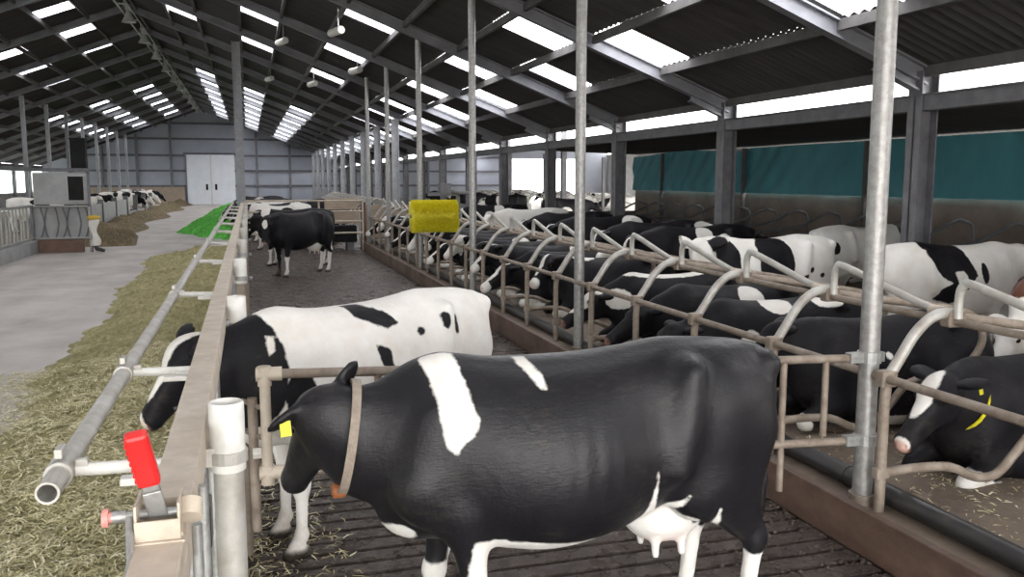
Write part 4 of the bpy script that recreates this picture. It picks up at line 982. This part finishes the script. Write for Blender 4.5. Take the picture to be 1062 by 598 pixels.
for lb_, base, loc, rz, sd, extra in far_alley:
    cow(lb_, random_coat(sd, base) + extra, loc, rz, vox=.035, head=dict(poll=(1.2, 0, 1.25), pitch=-50))
for k, (y, s) in enumerate(((33.2, 'black'), (36.4, 'black'), (40.0, 'black'))):
    cow(('black-headed cow reaching over the far fence to the green grass', 'dark cow reaching to the middle of the green grass heap', 'dark cow at the far end of the green grass heap')[k],
        random_coat(40 + k, s), (.55, y, 0), PI, vox=.035, head=dict(poll=(1.35, 0, .98), pitch=-45, nb=[(.68, 0, 1.1), (1.05, 0, 1.05)]), key='reach')
# resting cows in the cubicles, heads to the kerb
spec = ['black', ('w', 'h', (.20, .0, .06), (.24, .065, .09)), ('w', 'h', (.53, .02, -.08), (.055, .07, .05)), ('w', 'e', (.95, .22, .06), (.22, .16, .15)), ('w', 'e', (.7, .24, .04), (.25, .1, .06)),
    ('w', 'e', (.42, .36, .22), (.10, .12, .10)), ('w', 'e', (.2, .4, .10), (.22, .12, .10)), ('w', 'e', (.38, .3, .38), (.02, .1, .08))]
cow('black cow with white blaze, yellow ear tag and yellow collar resting at the right', spec, (5.31, 4.66, .08), PI + .10, 'lie', vox=.0165,
    head=dict(poll=(1.06, .10, .77), yaw=3, pitch=-34, nose=.8, nb=[(.62, 0, .56), (.86, .06, .66)], nr=[.27, .20, .125], ny=.62), tagcol=(1,), collar=((.80, .07, .60), (1, .25, .55), .20, .15, M['yellowtag']), key='restR')
NP = [dict(poll=(1.02, .0, .84), yaw=10, pitch=-30), dict(poll=(1.05, .0, .80), yaw=-25, pitch=-38), dict(poll=(1.0, .05, .86), yaw=35, pitch=-28), dict(poll=(1.12, 0, .62), yaw=5, pitch=-22)]
rest = {
 1: ('black cow resting behind the near pole with small white flank marks', ['black', ('w', 'e', (.3, .4, .62), (.03, .1, .03)), ('w', 'e', (.1, .4, .08), (.5, .12, .07)), ('w', 'e', (.98, .2, .08), (.1, .1, .1))], 1),
 2: ('black resting cow with white patches on its shoulder beyond the front cow', ['black', ('w', 'e', (.2, .2, .86), (.16, .3, .10)), ('w', 'e', (-.3, .2, .88), (.13, .3, .08)), ('w', 'e', (.55, .3, .5), (.1, .3, .14))], 3),
 3: ('black resting cow with ragged white shoulder patch in the fourth cubicle', ['black', ('w', 'e', (.0, .3, .70), (.16, .3, .22)), ('w', 'e', (.15, .3, .55), (.08, .3, .10)), ('w', 'e', (.7, .2, .1), (.2, .2, .1))], 3),
 4: ('black resting cow with white back stripe beside the second pole', ['black', ('w', 'e', (.25, 0, .92), (.62, .22, .12)), ('w', 'e', (.9, .1, .6), (.16, .3, .12)), ('w', 'h', (.1, 0, .0), (.3, .1, .1)), ('w', 'e', (.9, .2, .1), (.14, .2, .1))], 3),
 6: ('black resting cow with thin white blaze and pink nose beyond the second pole', ['black', ('w', 'h', (.22, .0, .04), (.28, .03, .09)), ('w', 'h', (.5, 0, -.1), (.10, .1, .1)), ('w', 'e', (.95, .2, .08), (.2, .2, .12)), ('w', 'e', (.5, 0, .9), (.2, .2, .1))], 2)}
for b_ in range(1, 20):
    yb = 4.15 + 1.15 * b_ + .57
    if b_ in rest: lb_, spec, pi_ = rest[b_]
    elif b_ in (5, 14): continue
    else:
        lb_ = 'black and white cow resting in the %s cubicle from the near pole' % ORD[b_]; spec = random_coat(100 + b_, 'black', True); pi_ = b_ % 4
    cow(lb_, spec, (4.95 + .12 * math.sin(b_ * 2.3), yb, .17), PI + .08 * math.sin(b_ * 3.1), 'lie', head=NP[pi_], vox=.022 if b_ < 8 else .03, group='cows resting in the cubicles', key='rest%d%d' % (pi_, b_ < 8))
# standing cows behind the resting row
spec = ['white', ('b', 'e', (.75, .1, 1.1), (.2, .5, .32)), ('b', 'e', (.1, .2, 1.12), (.30, .5, .34)), ('w', 'e', (.45, .3, 1.2), (.12, .4, .5)), ('w', 'h', (.2, 0, 0), (.35, .2, .3)), ('b', 'h', (-.02, .16, 0), (.08, .12, .1)), ('b', 'e', (-.62, .25, .93), (.04, .1, .035)), ('b', 'e', (-.36, .3, .92), (.05, .1, .03)), ('b', 'e', (-.45, .3, 1.0), (.03, .1, .04)), ('b', 'e', (.9, .0, .8), (.14, .3, .2))]
cow('white and black cow standing with its white face turned to the camera', spec, (6.42, 9.75, .0), PI, vox=.02, head=dict(poll=(1.10, .20, 1.34), yaw=74, pitch=-68, hs=1.2, nb=[(.66, 0, 1.12), (.92, .06, 1.24)], nr=[.27, .19, .12], hind=(-.74, -.62)), key='wb')
spec = ['white', ('b', 'e', (.15, -.3, 1.25), (.055, .15, .09)), ('b', 'e', (.02, -.3, 1.02), (.065, .15, .12)), ('b', 'e', (-.72, -.2, 1.1), (.08, .2, .1)), ('b', 'e', (.9, 0, 1.2), (.2, .4, .3))]
cow('white cow with two black flank spots standing behind the white-faced cow', spec, (9.25, 11.6, .0), .15 + PI * 0, vox=.025, head=dict(poll=(1.3, 0, 1.15), pitch=-40), key='spots')
spec = ['white', ('b', 'p', 0, [(-.42, 1.5), (.06, 1.5), (.10, 1.28), (.16, 1.08), (.06, .98), (.0, 1.14), (-.10, 1.12), (-.06, .94), (.0, .84), (-.14, .76), (-.34, .82), (-.28, .92), (-.14, 1.0), (-.24, 1.06), (-.34, 1.18), (-.46, 1.34)]),
    ('b', 'e', (.27, -.3, 1.10), (.05, .3, .12)), ('b', 'e', (1.3, 0, 1.1), (.25, .5, .3)), ('b', 'e', (.0, -.35, .95), (.05, .1, .03))]
cow('white cow with a large ragged black patch and pink udder standing at the right', spec, (7.65, 8.1, .0), -.05, vox=.02, head=dict(poll=(1.3, 0, 1.3), pitch=-35), key='patch')
spec = ['white', ('b', 'e', (.2, -.4, .3), (.25, .3, .1)), ('b', 'e', (.6, -.3, .5), (.2, .4, .3)), ('b', 'e', (.15, -.4, .12), (.06, .2, .05))]
cow('black and white cow resting behind the pink udder of the patched cow', spec, (9.6, 8.3, 0), -.1, 'lie', vox=.03, head=NP[0])
spec = ['black', ('w', 'h', (.25, 0, .08), (.45, .07, .2)), ('w', 'h', (.5, 0, -.05), (.09, .09, .09)), ('w', 'h', (-.02, 0, .1), (.12, .12, .1)), ('w', 'below', .8, .02), ('w', 'e', (.9, 0, .8), (.3, .4, .4))]
cow('reddish-faced cow with pink nose peering in at the right edge', spec, (7.42, 5.9, 0), PI, vox=.02, head=dict(poll=(1.05, .02, .88), yaw=8, pitch=-38, nb=[(.66, 0, 1.05), (.86, 0, 1.08)], nr=[.27, .2, .12], nose=.9), coat='redcoat', key='edge')
back = [(6.9, 12.4, PI, 1, 'black', 'black cow standing behind the row past the white-faced cow'), (7.0, 13.9, PI, 2, 'black', 'black cow with white tail head standing behind the resting row'),
        (6.9, 16.2, PI, 3, 'black', 'dark cow standing in the rear alley level with the yellow brush'), (7.0, 18.3, PI + .1, 8, 'black', 'black cow standing in the rear alley, beyond the brush'),
        (6.9, 21.0, PI, 9, 'white', 'mostly white cow standing far down the rear alley'), (7.0, 24.7, PI, 10, 'black', 'black cow standing near the end of the rear alley')]
for x, y, rz, sd, base, lb_ in back:
    cow(lb_, random_coat(60 + sd, base), (x, y, 0), rz, vox=.032, head=dict(poll=(1.18, 0, 1.2), pitch=-45), key='back')
for k, (x, y, base) in enumerate(((10.4, 14.2, 'white'), (10.4, 17.8, 'black'), (10.4, 21.4, 'white'))):
    cow(('pale cow resting by the side wall beyond the spotted cow', 'dark cow resting by the side wall', 'pale cow resting at the far end of the side wall')[k], random_coat(80 + k, base, True), (x, y, .16), .05, 'lie', head=NP[3], vox=.035)
# far yard and far left cows
for k in range(12):
    x = 12.0 + (k % 3) * 3.8 + rnd.uniform(-.4, .4); y = 32 + k * 2.7; base = 'white' if k % 3 else 'black'
    cow('small distant %s cow standing in the far yard, %s from its near end' % (base, ORD[k]), random_coat(200 + k, base), (x, y, 0), rnd.choice((PI, 0, .4, PI - .3)), vox=.045, group='distant cows in the far yard', head=dict(poll=(1.25, 0, 1.2), pitch=-40), key='far')
for k in range(9):
    y = 39.2 + k * 3.6 if k < 4 else 39 + 4 * k; base = 'black' if k % 2 else 'white'
    rc_ = k in (4, 5, 6, 7)
    cow('distant %s cow at the left feed wall, %s from the pen corner' % (base, ORD[k]), random_coat(230 + k, base), (-8.3 if not rc_ else -7.3, y, 0), 0, vox=.04, group='distant cows at the left feed wall', head=dict(poll=(1.35, 0, 1.05 if rc_ else 1.3), pitch=-45, nb=[(.68, 0, 1.1), (1.05, 0, 1.12)]), key='left%d' % rc_)
